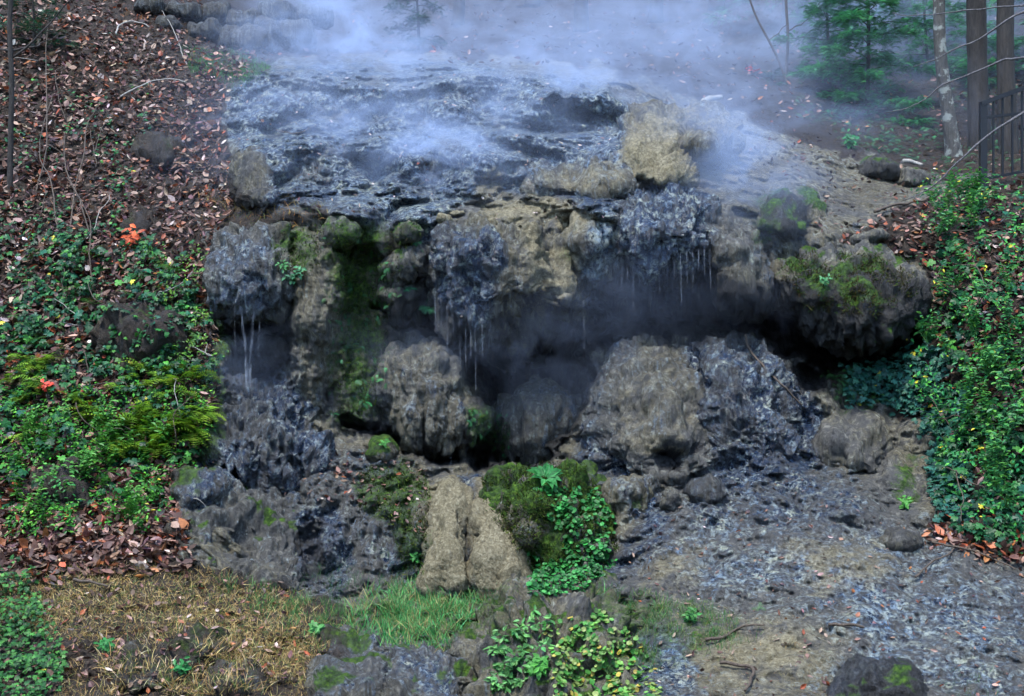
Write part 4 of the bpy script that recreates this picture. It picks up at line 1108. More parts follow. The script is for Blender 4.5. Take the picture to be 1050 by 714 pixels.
# --------------------------------------------------------------- individual plants
def fern_mesh(name, nf, L, pal, tmpl=T_FROND):
    a = np.arange(nf) * 2.399 + RNG.random(nf)
    fw = np.stack([np.cos(a), np.sin(a) - .35, 0 * a + RNG.uniform(-.1, .5, nf)], -1)
    nr = unit(np.stack([0 * a, 0 * a - .2, 1 + 0 * a], -1) + RNG.normal(0, .15, (nf, 3)))
    return inst(tmpl, np.zeros((nf, 3)) + RNG.normal(0, .012, (nf, 3)), nr, fw, RNG.uniform(.65, 1.1, nf) * L, pick(pal, nf, None, .18))


def rosette(nl, L, pal, rise=.7, wid=1.0):
    a = np.arange(nl) * 2.399
    r = np.sqrt(np.arange(nl) / nl)
    fw = np.stack([np.cos(a), np.sin(a), rise * (1.2 - r)], -1)
    nr = unit(np.stack([-np.cos(a) * .6 * rise, -np.sin(a) * .6 * rise - .2, 1 + 0 * a], -1))
    return inst(T_OVAL, np.stack([.03 * np.cos(a), .03 * np.sin(a), .02 + 0 * a], -1) * L * 4, nr, fw, RNG.uniform(.7, 1.1, nl) * L, pick(pal, nl, None, .15), np.full(nl, 2.5), np.full(nl, wid))


def sprig(n, H, L, pal):
    """upright stem herb: leaves in pairs up several stems"""
    out = []
    for s in range(n):
        d = np.array([RNG.normal(0, .35), RNG.normal(-.15, .3), 1.0]); d /= np.linalg.norm(d); h = H * RNG.uniform(.6, 1.1)
        sd = np.array([[-.004, 0, -.02], [.004, 0, -.02], d * h + np.array([0, 0, .0])]); cs_ = pick(pal, 1, None, .1)
        out.append((sd, np.array([[0, 1, 2]]), np.concatenate([np.repeat(cs_, 3, 0) * .6, np.ones((3, 1))], 1)))
        k = 7; t = np.linspace(.12, 1, k)
        p = d * h * t[:, None]; a = np.arange(k) * 1.9 + RNG.random() * 6
        fw = np.stack([np.cos(a), np.sin(a), .25 + 0 * a], -1)
        out.append(inst(T_OVAL, p, unit(np.stack([0 * a, 0 * a - .3, 1 + 0 * a], -1) + RNG.normal(0, .2, (k, 3))), fw, L * RNG.uniform(.7, 1.1, k), pick(pal, k, None, .15), np.full(k, 1.5)))
    v = np.concatenate([o[0] for o in out]); b = np.cumsum([0] + [len(o[0]) for o in out])
    return v, np.concatenate([o[1] + b[i] for i, o in enumerate(out)]), np.concatenate([o[2] for o in out])


def plant_group(name, label, cat, group, protos, mat, spots, up=0.0, scale=(.75, 1.25), lift=.1):
    base = [leaf_obj(name, [m], mat) for m in protos]
    for b in base: tag(b, label, cat, group)
    used = [False] * len(base)
    for (a, b_) in spots:
        k = RNG.integers(len(base)); o = base[k]
        if used[k]: o = base[k].copy(); C.objects.link(o)
        used[k] = True
        p = surf(a, b_) + nsurf(a, b_) * lift
        o.location = p; o.rotation_euler = (RNG.normal(0, .15) + up, RNG.normal(0, .15), RNG.random() * 6.28 if up == 0 else RNG.normal(0, .5))
        s = RNG.uniform(*scale); o.scale = (s, s, s)
    for k, b in enumerate(base):
        if not used[k]: bpy.data.objects.remove(b)


YG_ = [(.14, .28, .02), (.22, .34, .03), (.08, .19, .02)]
u, v = sample([(16, 375), (215, 380), (212, 440), (190, 470), (100, 480), (16, 470)], 70, .8, 40, .0, 61)
plant_group("fern", "small yellow green feathery fern among the leaves of the lower left bank", "fern", "yellow green ferns on the left bank",
            [fern_mesh("fern", 13, .24, YG_, T_FEATH) for _ in range(3)], M_FOL, zip(u, v))
u, v = sample([(16, 250), (200, 270), (215, 400), (16, 380)], 26, .8, 40, .0, 62)
plant_group("fern", "small green fern in the dark ivy of the middle left bank", "fern", "green ferns in the left ivy",
            [fern_mesh("fern", 9, .15, [(.05, .15, .03), (.09, .2, .04)]) for _ in range(2)], M_FOL, zip(u, v))
u, v = sample([(16, 440), (190, 430), (185, 500), (150, 545), (16, 545)], 46, .5, 40, -.2, 63)
plant_group("leafy_herb", "upright bright green leafy herb on the lower left bank", "plant", "leafy herbs on the left bank",
            [sprig(6, .2, .06, [(.05, .2, .03), (.09, .28, .04)]) for _ in range(3)], M_FOL, zip(u, v))
u, v = sample([(955, 200), (1050, 190), (1050, 540), (985, 530), (960, 420)], 60, .5, 40, -.2, 64)
plant_group("leafy_vine", "leafy green vine shoot standing out from the right bank", "plant", "vine shoots on the right bank",
            [sprig(6, .26, .065, [(.03, .16, .05), (.06, .24, .06), (.1, .3, .05)]) for _ in range(3)], M_FOL, zip(u, v), lift=.2)


def one_plant(name, label, proto, u, v, rot=0.0, mat=None, dy=-.03, y=None, scale=1.0):
    o = leaf_obj(name, [proto], mat or M_FOL); tag(o, label, "plant")
    dg = bpy.context.evaluated_depsgraph_get(); d = Vector(P(u, v, 0.0) - CAM).normalized()
    ok, loc, nor, fi, ob, mt = scene.ray_cast(dg, Vector(CAM), d)
    o.location = loc + nor * .01 if ok else Vector(surf(u, v))
    o.rotation_euler = (.5, 0, rot); o.scale = (scale,) * 3
    return o


dgu = bpy.context.evaluated_depsgraph_get(); dgu.update()
CY = [(.035, .20, .05), (.06, .26, .07)]
one_plant("rosette_plant", "broad leaved rosette on top of the moss covered centre boulder", rosette(12, .16, CY), 558, 492, .3)
one_plant("rosette_plant", "leafy rosette low on the moss covered boulder, beside the cream dome", rosette(10, .10, CY), 545, 570, 1.0)
one_plant("fern", "fern hanging from the lower brown drapery left of the central drapery", fern_mesh("", 8, .14, [(.04, .2, .08)]), 440, 316, 0)
one_plant("fern", "tiny fern on the upper small drapery left of the central drapery", fern_mesh("", 6, .1, [(.04, .2, .09)]), 418, 297, 0)
one_plant("leafy_herb", "pale green leafy plant on the tan wall right of the left waterfall lip", sprig(5, .2, .07, [(.08, .26, .12)]), 301, 290, 0)
one_plant("leafy_herb", "small leafy plant just above the pale green one by the left waterfall", sprig(3, .12, .05, [(.07, .24, .08)]), 292, 275, 0)
one_plant("leafy_herb", "bright plant on the mossy nub at the lower cave's left edge", sprig(3, .08, .05, [(.08, .28, .06)]), 393, 458, 0)
one_plant("leafy_herb", "small bright plant in the moss left of the cream domes", sprig(4, .1, .06, [(.06, .26, .06)]), 428, 575, 0)
one_plant("leafy_herb", "bright leafy plant standing in front of the bottom centre rock", sprig(6, .16, .08, [(.08, .30, .05)]), 553, 690, 0)
one_plant("leafy_herb", "little green plant at the foot of the mossy tufa column on the right", sprig(4, .1, .06, [(.1, .32, .06)]), 928, 522, 0)
one_plant("leafy_herb", "pale leafy plant at the right end of the dry grass mound", sprig(4, .12, .07, [(.1, .3, .08)]), 325, 650, 0)
one_plant("leafy_herb", "green clump beside the dark stones in the dry grass", sprig(5, .12, .06, [(.03, .19, .04)]), 112, 668, 0)
one_plant("leafy_herb", "green clump at the bottom edge between the dark stones", sprig(5, .12, .06, [(.03, .20, .05)]), 188, 690, 0)
one_plant("leafy_herb", "pale green clump in the grass left of the wet apron", sprig(5, .12, .06, [(.06, .22, .05)]), 708, 637, 0)
one_plant("grass_tuft", "small tuft of green grass alone on the wet apron", fern_mesh("", 7, .08, [(.06, .14, .05)]), 778, 625, 0)
one_plant("leafy_herb", "green seedling on the misty clearing under the woods", sprig(4, .2, .09, [(.04, .20, .07)]), 872, 152, 0)
one_plant("leafy_herb", "small green plant on the moss streak of the largest overhanging boulder", sprig(3, .1, .05, [(.07, .24, .09)]), 845, 293, 0)
one_plant("orange_sprig", "bright orange leaf spray on a twig high on the left bank", sprig(5, .26, .10, [(.55, .09, .02), (.4, .07, .02)]), 132, 255, 0, M_LITTER)
one_plant("orange_sprig", "small red orange leaf low at the left edge of the bank", sprig(2, .08, .08, [(.6, .06, .03)]), 45, 397, 0, M_LITTER)
# ------------------------------------------------------------------ woods, branches, fence
def path3(pts, y):
    pts = np.asarray(pts, float); ys = np.broadcast_to(np.asarray(y, float), (len(pts),))
    return P(pts[:, 0], pts[:, 1], ys)


def smooth_path(p, n=24):
    p = np.asarray(p, float); t = np.linspace(0, len(p) - 1, n)
    q = []
    for x in t:
        i = int(min(x, len(p) - 2)); f = x - i
        p0 = p[max(i - 1, 0)]; p1 = p[i]; p2 = p[i + 1]; p3 = p[min(i + 2, len(p) - 1)]
        q.append(.5 * ((2 * p1) + (-p0 + p2) * f + (2 * p0 - 5 * p1 + 4 * p2 - p3) * f * f + (-p0 + 3 * p1 - 3 * p2 + p3) * f ** 3))
    return np.array(q)


def bare_tree(label, pts, y, r0, r1, mat, limbs=6, group=None, crown=2.0, name="bare_tree", wob=.02, lim0=.5):
    base = smooth_path(path3(pts, y), 30)
    base = base + np.stack([fbm(base * 1.3, 2) * wob, 0 * base[:, 0], 0 * base[:, 0]], -1)
    root = empty(name, base[0], label, "tree", group)
    h = np.linalg.norm(base - base[0], axis=1); h /= h[-1]
    rad = r0 + (r1 - r0) * h + r0 * .5 * np.exp(-h * 18)
    m = MB().tube(base, rad * (1 + .06 * fbm(base * 6, 2)), 14)
    m.build("trunk", mat, root, base[0])
    for k in range(limbs):
        t = RNG.uniform(lim0, .97); i = int(t * 29); a = RNG.random() * 6.28
        L = crown * RNG.uniform(.5, 1); d = np.array([math.cos(a), math.sin(a), RNG.uniform(.2, .8)])
        q = [base[i] + d * L * s + np.array([0, 0, .15 * L * s * s]) + RNG.normal(0, .05 * L * s, 3) for s in np.linspace(0, 1, 7)]
        MB().tube(smooth_path(q, 12), np.linspace(rad[i] * .5, .006, 12), 6).build("limb", mat, root, base[i])
    return root


def leafy_tree(label, u, v, y, H, R, r0, pal, n_lay=14, leaf=.06, per=130, name="evergreen_tree", lowest=.15, group=None, mat=None, droop=.25, lean=(0, 0), shape=1.0, thin=1.0):
    b = P(u, v, y)
    root = empty(name, b, label, "tree", group)
    t = np.linspace(0, 1, 16)
    tr = b + np.stack([lean[0] * t + .06 * H / 4 * np.sin(t * 5), lean[1] * t, t * H - .15], -1)
    MB().tube(tr, np.linspace(r0, .012, 16), 8).build("trunk", M_TRUNK, root, b)
    V = []; F_ = []; Cc = []; nb = 0; lm = MB()
    for k in range(n_lay):
        tt = lowest + (1 - lowest) * (k + RNG.random()) / n_lay
        p0 = np.array([np.interp(tt, t, tr[:, j]) for j in range(3)])
        a = k * 2.4 + RNG.normal(0, .4); L = R * (1 - tt) ** (.55 * shape) * RNG.uniform(.65, 1.1) + .12 * R
        d = np.array([math.cos(a), math.sin(a), .22])
        s = np.linspace(0, 1, 9)[:, None]
        q = p0 + d * L * s - np.array([0, 0, droop * L]) * s * s + RNG.normal(0, .02 * L, (9, 3)) * s
        lm.tube(q, np.linspace(max(.008, r0 * .25), .003, 9), 5)
        m = int(per * (L / R) * thin) + 10
        ss = RNG.random(m) ** .7
        c = np.stack([np.interp(ss, s[:, 0], q[:, j]) for j in range(3)], -1)
        side = np.cross(d, UP); side /= np.linalg.norm(side)
        wv = (RNG.random(m) * 2 - 1) * L * .42 * (1.1 - ss)
        c = c + side * wv[:, None] + np.array([0, 0, -1.]) * (np.abs(wv) * .25)[:, None] + RNG.normal(0, .03, (m, 3))
        fw = unit(d * .7 + side * np.sign(wv)[:, None] * .9 + RNG.normal(0, .3, (m, 3)))
        nr = unit(UP + RNG.normal(0, .3, (m, 3)))
        vv, ff, cc = inst(T_FEATH if leaf > .09 else T_OVAL, c, nr, fw, RNG.uniform(.7, 1.3, m) * leaf, pick(pal, m, None, .3))
        V.append(vv); F_.append(ff + nb); Cc.append(cc); nb += len(vv)
    lm.build("limbs", M_TRUNK, root, b)
    leaf_obj("crown", [(np.concatenate(V), np.concatenate(F_), np.concatenate(Cc))], mat or M_FOL, b, root)
    return root


HEM = [(.02, .13, .05), (.04, .22, .08), (.07, .30, .10)]
leafy_tree("airy green hemlock with layered sprays in the misty woods at the upper right", 885, 152, 6.0, 5.2, 1.05, .035, HEM, 64, .13, 330, lowest=.04)
leafy_tree("smaller hazy green hemlock behind the mottled leaning tree", 948, 150, 8.0, 3.4, 1.3, .03, HEM, 34, .14, 210, lowest=.04)
leafy_tree("low green hemlock at the right edge behind the big trunks", 1012, 158, 7.0, 2.2, 1.0, .03, HEM, 26, .13, 190, lowest=.04)
leafy_tree("tall slim green hemlock left of the airy one, top out of frame", 845, 128, 7.5, 4.0, .9, .03, HEM, 34, .13, 190, lowest=.1)
leafy_tree("tall hemlock far back on the right, its crown above the frame", 930, 92, 10.5, 7.0, 2.2, .06, HEM, 34, .16, 230, lowest=.1)
leafy_tree("tall hemlock at the far right edge, behind the iron railing", 1070, 140, 6.8, 6.5, 1.7, .06, HEM, 32, .15, 230, lowest=.06)
leafy_tree("tall hemlock in the haze behind the leaning sapling", 800, 62, 12.5, 7.5, 2.2, .06, HEM, 30, .17, 220, lowest=.14)
leafy_tree("low bluish green bush in the steam below the leaning sapling", 792, 118, 7.0, .8, .75, .02, [(.02, .07, .05), (.03, .1, .06)], 12, .1, 110, name="bush", lowest=.05)
leafy_tree("dark evergreen bush seen through the steam above the cascade", 428, 56, 8.0, 1.4, .7, .03, [(.01, .045, .02), (.02, .07, .03)], 14, .12, 150, name="bush", lowest=.05)
leafy_tree("dark evergreen shrub under the hemlock at the edge of the clearing", 858, 140, 6.2, .7, .8, .02, [(.01, .04, .025), (.02, .06, .03)], 10, .1, 100, name="bush", lowest=.05)
leafy_tree("sapling with a few red leaves in the steam", 772, 100, 7.2, .65, .35, .01, [(.5, .05, .04), (.4, .1, .06)], 7, .08, 9, name="red_leaf_sapling", lowest=.4, mat=M_LITTER)
leafy_tree("dark evergreen shrub in the top left corner", 34, 40, 4.6, .9, .6, .02, [(.008, .045, .02), (.015, .07, .03)], 12, .1, 110, name="bush", lowest=.05)

bare_tree("mottled pale barked tree leaning beside the iron railing", [(979, 168), (975, 135), (970, 100), (965, 62), (963, 20), (962, -80), (958, -260)], [4.0] * 7, .085, .06, M_BIRCH, 5, wob=.0, lim0=.8)
bare_tree("dark straight trunk left of its neighbour behind the railing", [(1006, 180), (1004, 130), (1002, 60), (1001, 0), (1000, -120), (1002, -380)], [4.3] * 6, .135, .10, M_TRUNK, 6, wob=.0, lim0=.8)
bare_tree("dark trunk at the far right behind the railing", [(1036, 186), (1033, 130), (1031, 60), (1031, 0), (1033, -120), (1030, -380)], [4.0] * 6, .115, .09, M_TRUNK, 6, wob=.0, lim0=.8)
bare_tree("thin leaning sapling in the steam above the tan mounds", [(815, 112), (808, 90), (795, 55), (774, 14), (760, -30)], 7.0, .02, .014, M_TWIG, 3, crown=.6, wob=.0)
bare_tree("thin upright sapling right of the leaning one", [(808, 112), (806, 80), (808, 40), (806, 0), (806, -60)], 7.4, .025, .018, M_TWIG, 3, crown=.6, wob=.0)
bare_tree("dark narrow trunk along the left edge of the slope", [(10, 205), (11, 140), (12, 80), (10, 20), (16, -60)], 2.3, .032, .026, M_TRUNK, 3, crown=.8, wob=.0)
k_ = 0
for (u_, y_, r_) in [(318, 15, .12), (352, 20, .16), (470, 14, .10), (505, 22, .2), (545, 18, .14), (596, 13, .12), (628, 19, .17), (672, 15, .12), (700, 24, .2), (735, 17, .14), (822, 14, .10), (838, 18, .16), (865, 12, .1), (905, 16, .14), (925, 11, .09), (943, 19, .17), (1018, 15, .13), (1060, 12, .13), (1110, 10, .12), (250, 20, .16), (120, 14, .14)]:
    v_ = float(np.interp(y_, np.interp(np.arange(-200, 90), np.arange(-200, 90), [float(ysurf(u_, q)) for q in range(-200, 90)])[::-1], np.arange(-200, 90)[::-1]))
    b_ = P(u_, v_, y_)
    top_v = v_ - 5.5 / (y_ + 13.7) * F
    bare_tree("hazy bare trunk far back in the steam filled woods", [(u_, v_ + 3), (u_ + 2, v_ * .7 + top_v * .3), (u_ + RNG.normal(0, 4), v_ * .3 + top_v * .7), (u_ + RNG.normal(0, 8), top_v)], y_, r_, r_ * .6, M_TRUNK, 4, "bare trunks far back in the woods", 1.5, wob=.03)

# overhanging bare branches from a tree just outside the right edge
tb = P(1135, 330, 0.7)
bt = empty("overhanging_tree", tb, "bare tree at the right whose wet branches reach in before the trunks", "tree")
tp = P(np.full(10, 1135.) + np.linspace(0, 14, 10), np.linspace(345, -420, 10), np.full(10, .7))
MB().tube(tp, np.linspace(.13, .08, 10), 12).build("trunk", M_TRUNK, bt, tb)


def branch(pts, y0, y1, r0, r1, subs=()):
    q = smooth_path(path3(pts, np.linspace(y0, y1, len(pts))), 30)
    q = q + np.stack([0 * q[:, 0], fbm(q * 3, 2) * .02, fbm(q * 5 + 3, 2) * .012], -1)
    m = MB().tube(q, np.linspace(r0, r1, 30) * (1 + .18 * fbm(q * 22, 2)), 7)
    ob = m.build("branch", M_TWIG_WET, bt, q[0])
    for (s, sp, rr) in subs:
        i = int(s * 29); a = np.concatenate([q[i][None], path3(sp, np.full(len(sp), q[i][1] - .02))])
        sq = smooth_path(a, 14)
        MB().tube(sq, np.linspace(rr, rr * .4, 14), 5).build("twig", M_TWIG_WET, ob, q[i])


branch([(1140, -25), (1085, 0), (1040, 16), (1020, 30), (1000, 42), (980, 50), (962, 60), (950, 64), (936, 69)], .7, 1.2, .016, .004,
       [(.62, [(963, 30), (955, 60), (950, 78), (934, 93)], .006), (.4, [(1000, 40), (1010, 55), (1023, 72)], .005), (.9, [(942, 66), (936, 72), (935, 75)], .003)])
branch([(1140, 40), (1080, 55), (1040, 60), (1028, 62), (1005, 72), (985, 80), (965, 88), (945, 104), (925, 112), (908, 116)], .7, 1.0, .016, .004,
       [(.5, [(1000, 60), (985, 58), (970, 45)], .004), (.4, [(1030, 55), (1024, 50)], .004)])
branch([(1140, 60), (1080, 95), (1040, 122), (1020, 134), (1000, 150), (980, 168), (965, 184), (948, 197), (928, 205)], .7, .8, .018, .005,
       [(.42, [(1015, 128), (990, 144), (968, 154), (950, 160)], .005), (.7, [(958, 196), (940, 208), (930, 222), (918, 236)], .006), (.34, [(1030, 136), (1042, 130), (1050, 118)], .006)])
branch([(1140, 20), (1085, 8), (1040, 6), (1000, 10), (960, 14), (930, 16), (915, 14)], .7, 1.4, .012, .004, [(.8, [(958, 20), (950, 22)], .003)])

# iron railing on the right bank
fp = P(1009, 188, 2.2)
rail = empty("iron_railing", fp, "dark iron stair railing with square posts and bars at the right edge", "railing")


def pt(u, v, y=2.2): return P(u, v, y)


for (u_, vt, vb) in [(1008, 105, 196), (1100, 72, 190)]:
    a = pt(u_, vt); b = pt(u_, vb)
    MB().box((a + b) / 2, .075, .075, a[2] - b[2]).build("post", M_IRON, rail, b, False)
for (v0, v1) in [(106, 72), (121, 110), (184, 166)]:
    a = pt(1008, v0); b = pt(1100, v1); d = b - a; ang = math.atan2(d[2], d[0]); L = np.linalg.norm(d)
    R = np.array([[math.cos(ang), 0, -math.sin(ang)], [0, 1, 0], [math.sin(ang), 0, math.cos(ang)]])
    MB().box((a + b) / 2 + np.array([0, -.02 if v0 == 106 else 0.003, 0]), L + .06, .055 if v0 == 106 else .03, .05 if v0 == 106 else .03, R).build("rail", M_IRON, rail, a, False)
for u_ in (1018.5, 1028, 1038, 1048, 1058, 1068, 1078, 1088):
    f_ = (u_ - 1008) / 92.; a = pt(u_, 108 - 34 * f_); b = pt(u_, 183 - 18 * f_)
    MB().box((a + b) / 2, .022, .022, a[2] - b[2]).build("bar", M_IRON, rail, b, False)

# --------------------------------------------------------------- twigs and sticks
def castp(pts, lift):
    dg = bpy.context.evaluated_depsgraph_get(); dg.update(); out = []
    for a, b in pts:
        d = Vector(P(a, b, 0.0) - CAM).normalized()
        ok, loc, nor, fi, ob, mt = scene.ray_cast(dg, Vector(CAM), d)
        out.append(np.array(loc + nor * lift))
    return np.array(out)


def stick(name, label, pts, r0, r1, mat, off=.05, cat="stick", group=None, y=None):
    pts = np.asarray(pts, float)
    p = castp(pts, off) if y == 'cast' else surf(pts[:, 0], pts[:, 1]) if y is None else path3(pts, y)
    if y is None: p = p + nsurf(pts[:, 0], pts[:, 1]) * np.asarray(off)[..., None] * np.ones((len(pts), 1))
    q = smooth_path(p, 22); q = q + np.stack([fbm(q * 7, 2), fbm(q * 7 + 9, 2), fbm(q * 7 + 5, 2)], -1) * .012
    ob = MB().tube(q, np.linspace(r0, r1, 22), 6).build(name, mat, None, q[0])
    return tag(ob, label, cat, group)


stick("stick", "dark straight stick leaning on the wet ledge right of the tan dome", [(762, 346), (780, 366), (797, 388), (812, 412)], .014, .009, M_TWIG, .10, y='cast')
stick("stick", "short black stick lying on the wet apron", [(852, 643), (868, 644), (885, 646)], .014, .012, M_TWIG, .03)
stick("stick", "crooked dark root curling out of the grass at the bottom of the apron", [(722, 660), (738, 658), (752, 652), (766, 646), (785, 644)], .016, .006, M_TWIG, .035)
stick("stick", "bent grey root at the bottom edge beside the apron", [(738, 684), (755, 686), (772, 690), (770, 702), (764, 712)], .016, .01, M_TWIG, .035)
stick("stick", "long thin dark branch lying along the foot of the right bank", [(955, 560), (985, 566), (1010, 574), (1040, 588)], .012, .007, M_TWIG, .04)
stick("stick", "pale grey stick lying across the apron below the right bank", [(938, 596), (955, 582), (972, 572), (985, 562)], .01, .005, M_TWIG, .04)
stick("stick", "curved pale green twig arching over the upper left leaves", [(120, 46), (122, 38), (132, 33), (145, 35), (155, 39)], .012, .006, M_TWIG_PALE, .15)
stick("stick", "pale curved twig lying across the middle of the leaf slope", [(126, 108), (140, 98), (160, 92), (178, 90), (196, 92)], .010, .005, M_TWIG_PALE, .12)
stick("stick", "thin brown twig on the blue upper terrace", [(285, 137), (305, 140), (325, 132)], .008, .004, M_TWIG, .04)
stick("stick", "fallen dead limb on the clearing below the woods", [(896, 222), (915, 216), (940, 212), (962, 206)], .02, .01, M_TWIG, .06)
stick("stick", "white bleached log end at the top of the tan mounds in steam", [(719, 111), (728, 107), (737, 105)], .05, .035, M_TWIG_PALE, .08)
stick("stick", "whitish stick in the clearing by the mottled tree", [(925, 170), (938, 172), (945, 174)], .03, .02, M_TWIG_PALE, .06)
stick("stick", "short dark stick in the dry grass mound", [(78, 600), (92, 602), (108, 606)], .016, .01, M_TWIG, .05)
LT = "thin bare brown twig tangled in the leaves of the left slope"
for k in range(34):
    u0, v0 = RNG.uniform(15, 190), RNG.uniform(30, 520); a = RNG.uniform(0, 6.28); L = RNG.uniform(25, 70)
    if k % 3 == 0: a = -1.57 + RNG.normal(0, .35)
    bend = RNG.normal(0, .5); pts = [(u0, v0)]
    for s in range(4): pts.append((pts[-1][0] + L / 4 * math.cos(a), pts[-1][1] + L / 4 * math.sin(a) * .8)); a += bend / 3
    pts = [(min(max(p_[0], -20), 212), p_[1]) for p_ in pts]
    stick("twig", LT, pts, .006, .003, M_TWIG_PALE if k % 4 == 0 else M_TWIG, np.array([.03, .1, .17, .16, .09]) * RNG.uniform(.6, 1.5), "twig", "bare twigs on the left slope")
LV = "tall thin bare sapling stem rising from the left slope"
for pts in ([(70, 245), (82, 205), (92, 180), (100, 150), (112, 130)], [(92, 240), (88, 215), (80, 190), (70, 160)], [(36, 200), (44, 160), (50, 110), (56, 60), (58, 20)], [(60, 245), (58, 200), (50, 170), (58, 120)], [(96, 300), (94, 270), (92, 245), (90, 215)]):
    stick("sapling_stem", LV, pts, .009, .004, M_TWIG, np.array([.0, .15, .25, .3, .35][:len(pts)]), "sapling", "bare sapling stems on the left slope")
LR = "thin brown vine stem threading the ivy of the right bank"
for k in range(12):
    u0, v0 = RNG.uniform(950, 1030), RNG.uniform(220, 520); a = RNG.uniform(0, 6.28); L = RNG.uniform(30, 60); pts = [(u0, v0)]
    for s in range(4): pts.append((min(pts[-1][0] + L / 4 * math.cos(a), 1060), pts[-1][1] + L / 4 * math.sin(a))); a += RNG.normal(0, .4)
    stick("vine_stem", LR, pts, .006, .004, M_TWIG, .2, "vine", "vine stems in the right ivy")

# --------------------------------------------------------------- falling water
def trickle(label, pts, y, r0, r1, group=None, n=18):
    q = smooth_path(path3(pts, y), n); q = q + np.stack([fbm(q * 9, 2) * .006, 0 * q[:, 0], 0 * q[:, 0]], -1)
    ob = MB().tube(q, np.linspace(r0, r1, n) * .8 * (1 + .35 * fbm(q * np.array([5, 5, 9.]), 2)), 7).build("water_trickle", M_WATER, None, q[-1])
    return tag(ob, label, "water trickle", group)


trickle("left strand of the small twin waterfall in the left alcove", [(247, 312), (249, 335), (252, 360), (253, 398)], -.12, .012, .02)
trickle("right strand of the small twin waterfall in the left alcove", [(260, 312), (259, 335), (257, 360), (256, 398)], -.12, .010, .02)
FL = "faint thread of water beside the small twin waterfall"
for (u_, v0, v1, r_) in [(240, 310, 378, .004), (267, 312, 366, .004)]:
    trickle(FL, [(u_, v0), (u_ + (253 - u_) * .08, (v0 + v1) / 2), (u_ + (253 - u_) * .15, v1)], -.1, r_, r_ * .7, "faint threads beside the twin waterfall", 12)
DL = "thin thread of water dripping from the central drapery into the cave"
for (u_, v0, v1) in [(477, 326, 396), (487, 328, 400), (471, 326, 374), (446, 296, 335), (452, 300, 350), (458, 314, 362), (464, 322, 352), (482, 326, 366), (494, 320, 368), (502, 314, 344)]:
    trickle(DL, [(u_, v0), (u_ + .5, (v0 + v1) / 2), (u_ + 1, v1)], -.1, .006, .004, "drips from the central drapery", 10)
trickle("single thread of water falling at the right end of the central drapery", [(598, 308), (598.5, 330), (599, 358)], .0, .009, .006)
DR = "thin thread of water dripping from the wide dark drapery into the right cave"
for (u_, v0, v1) in [(637, 262, 296), (649, 262, 320), (666, 262, 312), (676, 260, 300), (698, 260, 310), (704, 258, 290), (716, 256, 306), (728, 256, 296), (643, 262, 285), (655, 264, 300), (661, 264, 292), (670, 262, 288), (684, 260, 296), (691, 262, 285), (710, 258, 300), (722, 256, 282)]:
    trickle(DR, [(u_, v0), (u_ + .3, (v0 + v1) / 2), (u_ + .5, v1)], -.02, .005, .003, "drips from the wide dark drapery", 10)
trickle("thread of water dripping from the brown dome into the lower cave", [(462, 448), (462.4, 462), (462.8, 478)], -.05, .006, .003)

# the forest added behind the camera to keep the low sky off the cliff
m = 26000
a = RNG.uniform(math.radians(150), math.radians(390), m); r_ = RNG.uniform(15, 24, m) + 4 * np.sin(a * 7)
hh = 6.5 + 2.0 * np.sin(a * 11 + 1) + 1.5 * np.sin(a * 23)
pp = np.stack([np.cos(a) * r_ * 1.15, -11 + np.sin(a) * r_ * .95, RNG.random(m) ** .8 * hh], -1)
k = (pp[:, 1] < -9 + .0 * pp[:, 0]); pp = pp[k]; m = len(pp)
fo = leaf_obj("unseen_forest", [inst(T_OVAL, pp, unit(rnd_dir(m) + UP * .5), rnd_dir(m), RNG.uniform(.5, 1.1, m), pick([(.02, .05, .02), (.035, .07, .025), (.05, .06, .03)], m), None, np.full(m, 1.6))], M_FOL)
tag(fo, "dark woods added unseen behind the viewer to block low sky", None, None, "stuff")
STEAM_K = 0.6
# ------------------------------------------------------------------ steam
# plumes: photo position + depth, radii in metres, density
PLUMES = [
 # u, v, y, rx, ry, rz, amp
 (345, 42, 5.0, .95, 1.2, .55, 1.0),
 (460, 50, 5.2, 1.8, 1.2, .5, .17),
 (600, 62, 5.0, 1.7, 1.2, .7, .18),
 (690, 75, 5.4, 1.2, 1.3, .7, .18),
 (520, 100, 3.2, 1.1, .7, .5, .60),
 (620, 88, 3.6, 1.0, .8, .45, .50),
 (445, 165, 1.5, .6, .6, .5, 1.1),
 (310, 105, 3.1, .7, .7, .5, .32),
 (350, 135, 2.3, 1.2, .8, .6, .38),
 (520, 165, 1.4, 2.2, .8, .7, .22),
 (765, 195, .9, .55, .6, .8, .75),
 (730, 150, 2.0, .6, .8, .6, .35),
 (690, 300, .2, 1.0, .6, .4, .09),
 (600, 345, -.1, .7, .5, .6, .2),
 (470, 360, .1, 1.0, .5, .5, .10),
 (256, 370, -.2, .3, .3, .4, .35),
 (840, 125, 4.6, 2.0, 1.2, .7, .16),
 (740, 30, 9.0, 2.2, 2.0, 1.5, .13),
 (920, 60, 8.5, 3.0, 2.0, 2.0, .26),
 (520, 10, 10.0, 4.0, 2.5, 1.6, .13),
]
g = G("steam")
p = g.pos()
acc = None
for (u_, v_, y_, rx, ry, rz, A) in PLUMES:
    c = P(u_, v_, y_)
    d = g.vm('SUBTRACT', p, tuple(c)); d = g.vm('MULTIPLY', d, (1 / rx, 1 / ry, 1 / rz))
    e = g.math('EXPONENT', g.math('MULTIPLY', g.vm('DOT_PRODUCT', d, d, out=1), -1.0))
    t = g.math('MULTIPLY', e, A)
    acc = t if acc is None else g.math('ADD', acc, t)
q = g.vm('MULTIPLY', p, (.8, .8, 1.2))
n = g.noise(q, 1.5, 6, .64, 1.3)
f = g.maprange(n, .40, .66, .0, 2.6, True)
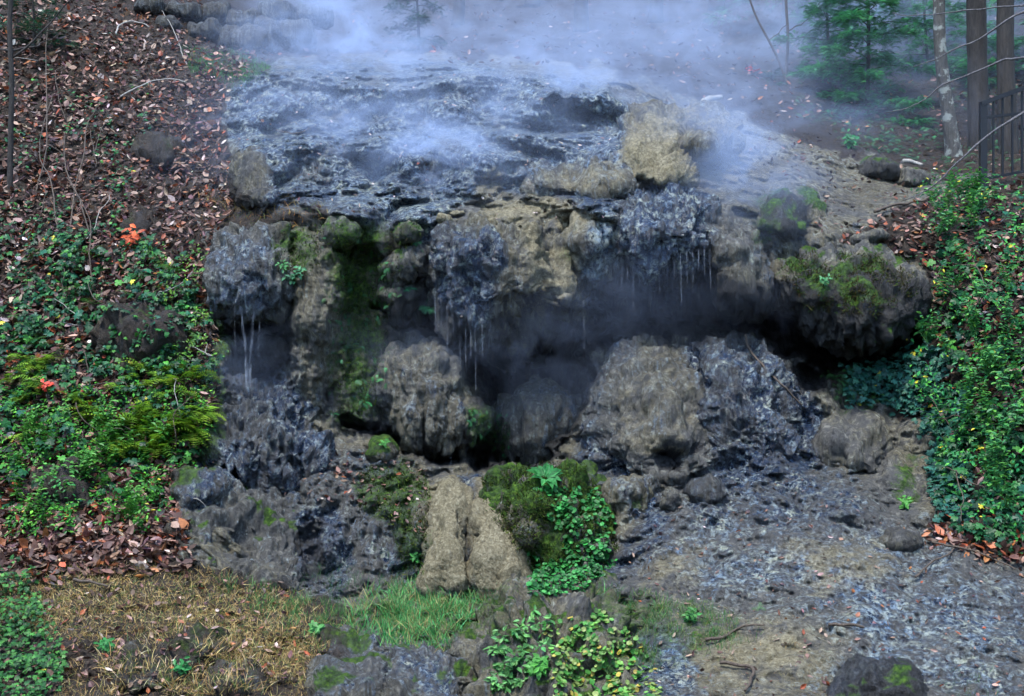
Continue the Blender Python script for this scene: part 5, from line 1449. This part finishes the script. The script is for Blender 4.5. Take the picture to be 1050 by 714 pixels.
dens = g.math('MULTIPLY', g.math('MULTIPLY', acc, f), STEAM_K)
vol = g.t.nodes.new('ShaderNodeVolumePrincipled')
vol.inputs['Color'].default_value = (.58, .72, 1.0, 1); vol.inputs['Anisotropy'].default_value = .2
g.set(vol.inputs['Density'], dens)
g.t.links.new(vol.outputs[0], g.out.inputs['Volume'])
lo = np.array([-5.2, -1.4, 1.2]); hi = np.array([8.5, 13.0, 9.5])
sb = MB().box((lo + hi) / 2, *(hi - lo)).build("steam", g.m, None, (lo + hi) / 2, False)
tag(sb, "pale blue steam drifting over the hot cascade", None, None, "stuff")
# ------------------------------------------------------------------ light
world = bpy.data.worlds.new("World"); scene.world = world; world.use_nodes = True
wt = world.node_tree; wt.nodes.clear()
sky = wt.nodes.new('ShaderNodeTexSky'); sky.sky_type = 'NISHITA'; sky.sun_disc = False
SUN_EL, SUN_AZ = math.radians(70), math.radians(205)     # azimuth: from north (+Y) clockwise
sky.sun_elevation = SUN_EL; sky.sun_rotation = SUN_AZ
sky.air_density = 1.2; sky.dust_density = 1.0; sky.ozone_density = 3.0
bg = wt.nodes.new('ShaderNodeBackground'); bg.inputs[1].default_value = 0.115
wo = wt.nodes.new('ShaderNodeOutputWorld')
wt.links.new(sky.outputs[0], bg.inputs[0]); wt.links.new(bg.outputs[0], wo.inputs[0])
sl = bpy.data.lights.new("sun", 'SUN'); sl.energy = 1.45; sl.angle = math.radians(10); sl.color = (1.0, 0.98, 0.94)
so = bpy.data.objects.new("sun", sl); C.objects.link(so)
dirv = Vector((math.sin(SUN_AZ) * math.cos(SUN_EL), math.cos(SUN_AZ) * math.cos(SUN_EL), math.sin(SUN_EL)))
so.rotation_euler = (-dirv).to_track_quat('-Z', 'Y').to_euler()
so.location = dirv * 40

scene.view_settings.view_transform = 'Standard'; scene.view_settings.look = 'None'
scene.view_settings.exposure = 2.15; scene.view_settings.gamma = 1.0
scene.view_settings.use_curve_mapping = False
cy = scene.cycles
cy.use_denoising = True
cy.max_bounces = 6; cy.diffuse_bounces = 3; cy.glossy_bounces = 3; cy.transmission_bounces = 3
cy.transparent_max_bounces = 12; cy.volume_bounces = 1
cy.use_adaptive_sampling = True; cy.adaptive_threshold = 0.02
cy.caustics_reflective = False; cy.caustics_refractive = False
cy.volume_step_rate = 1.0; cy.volume_max_steps = 128

scene.render.filter_size = 1.1
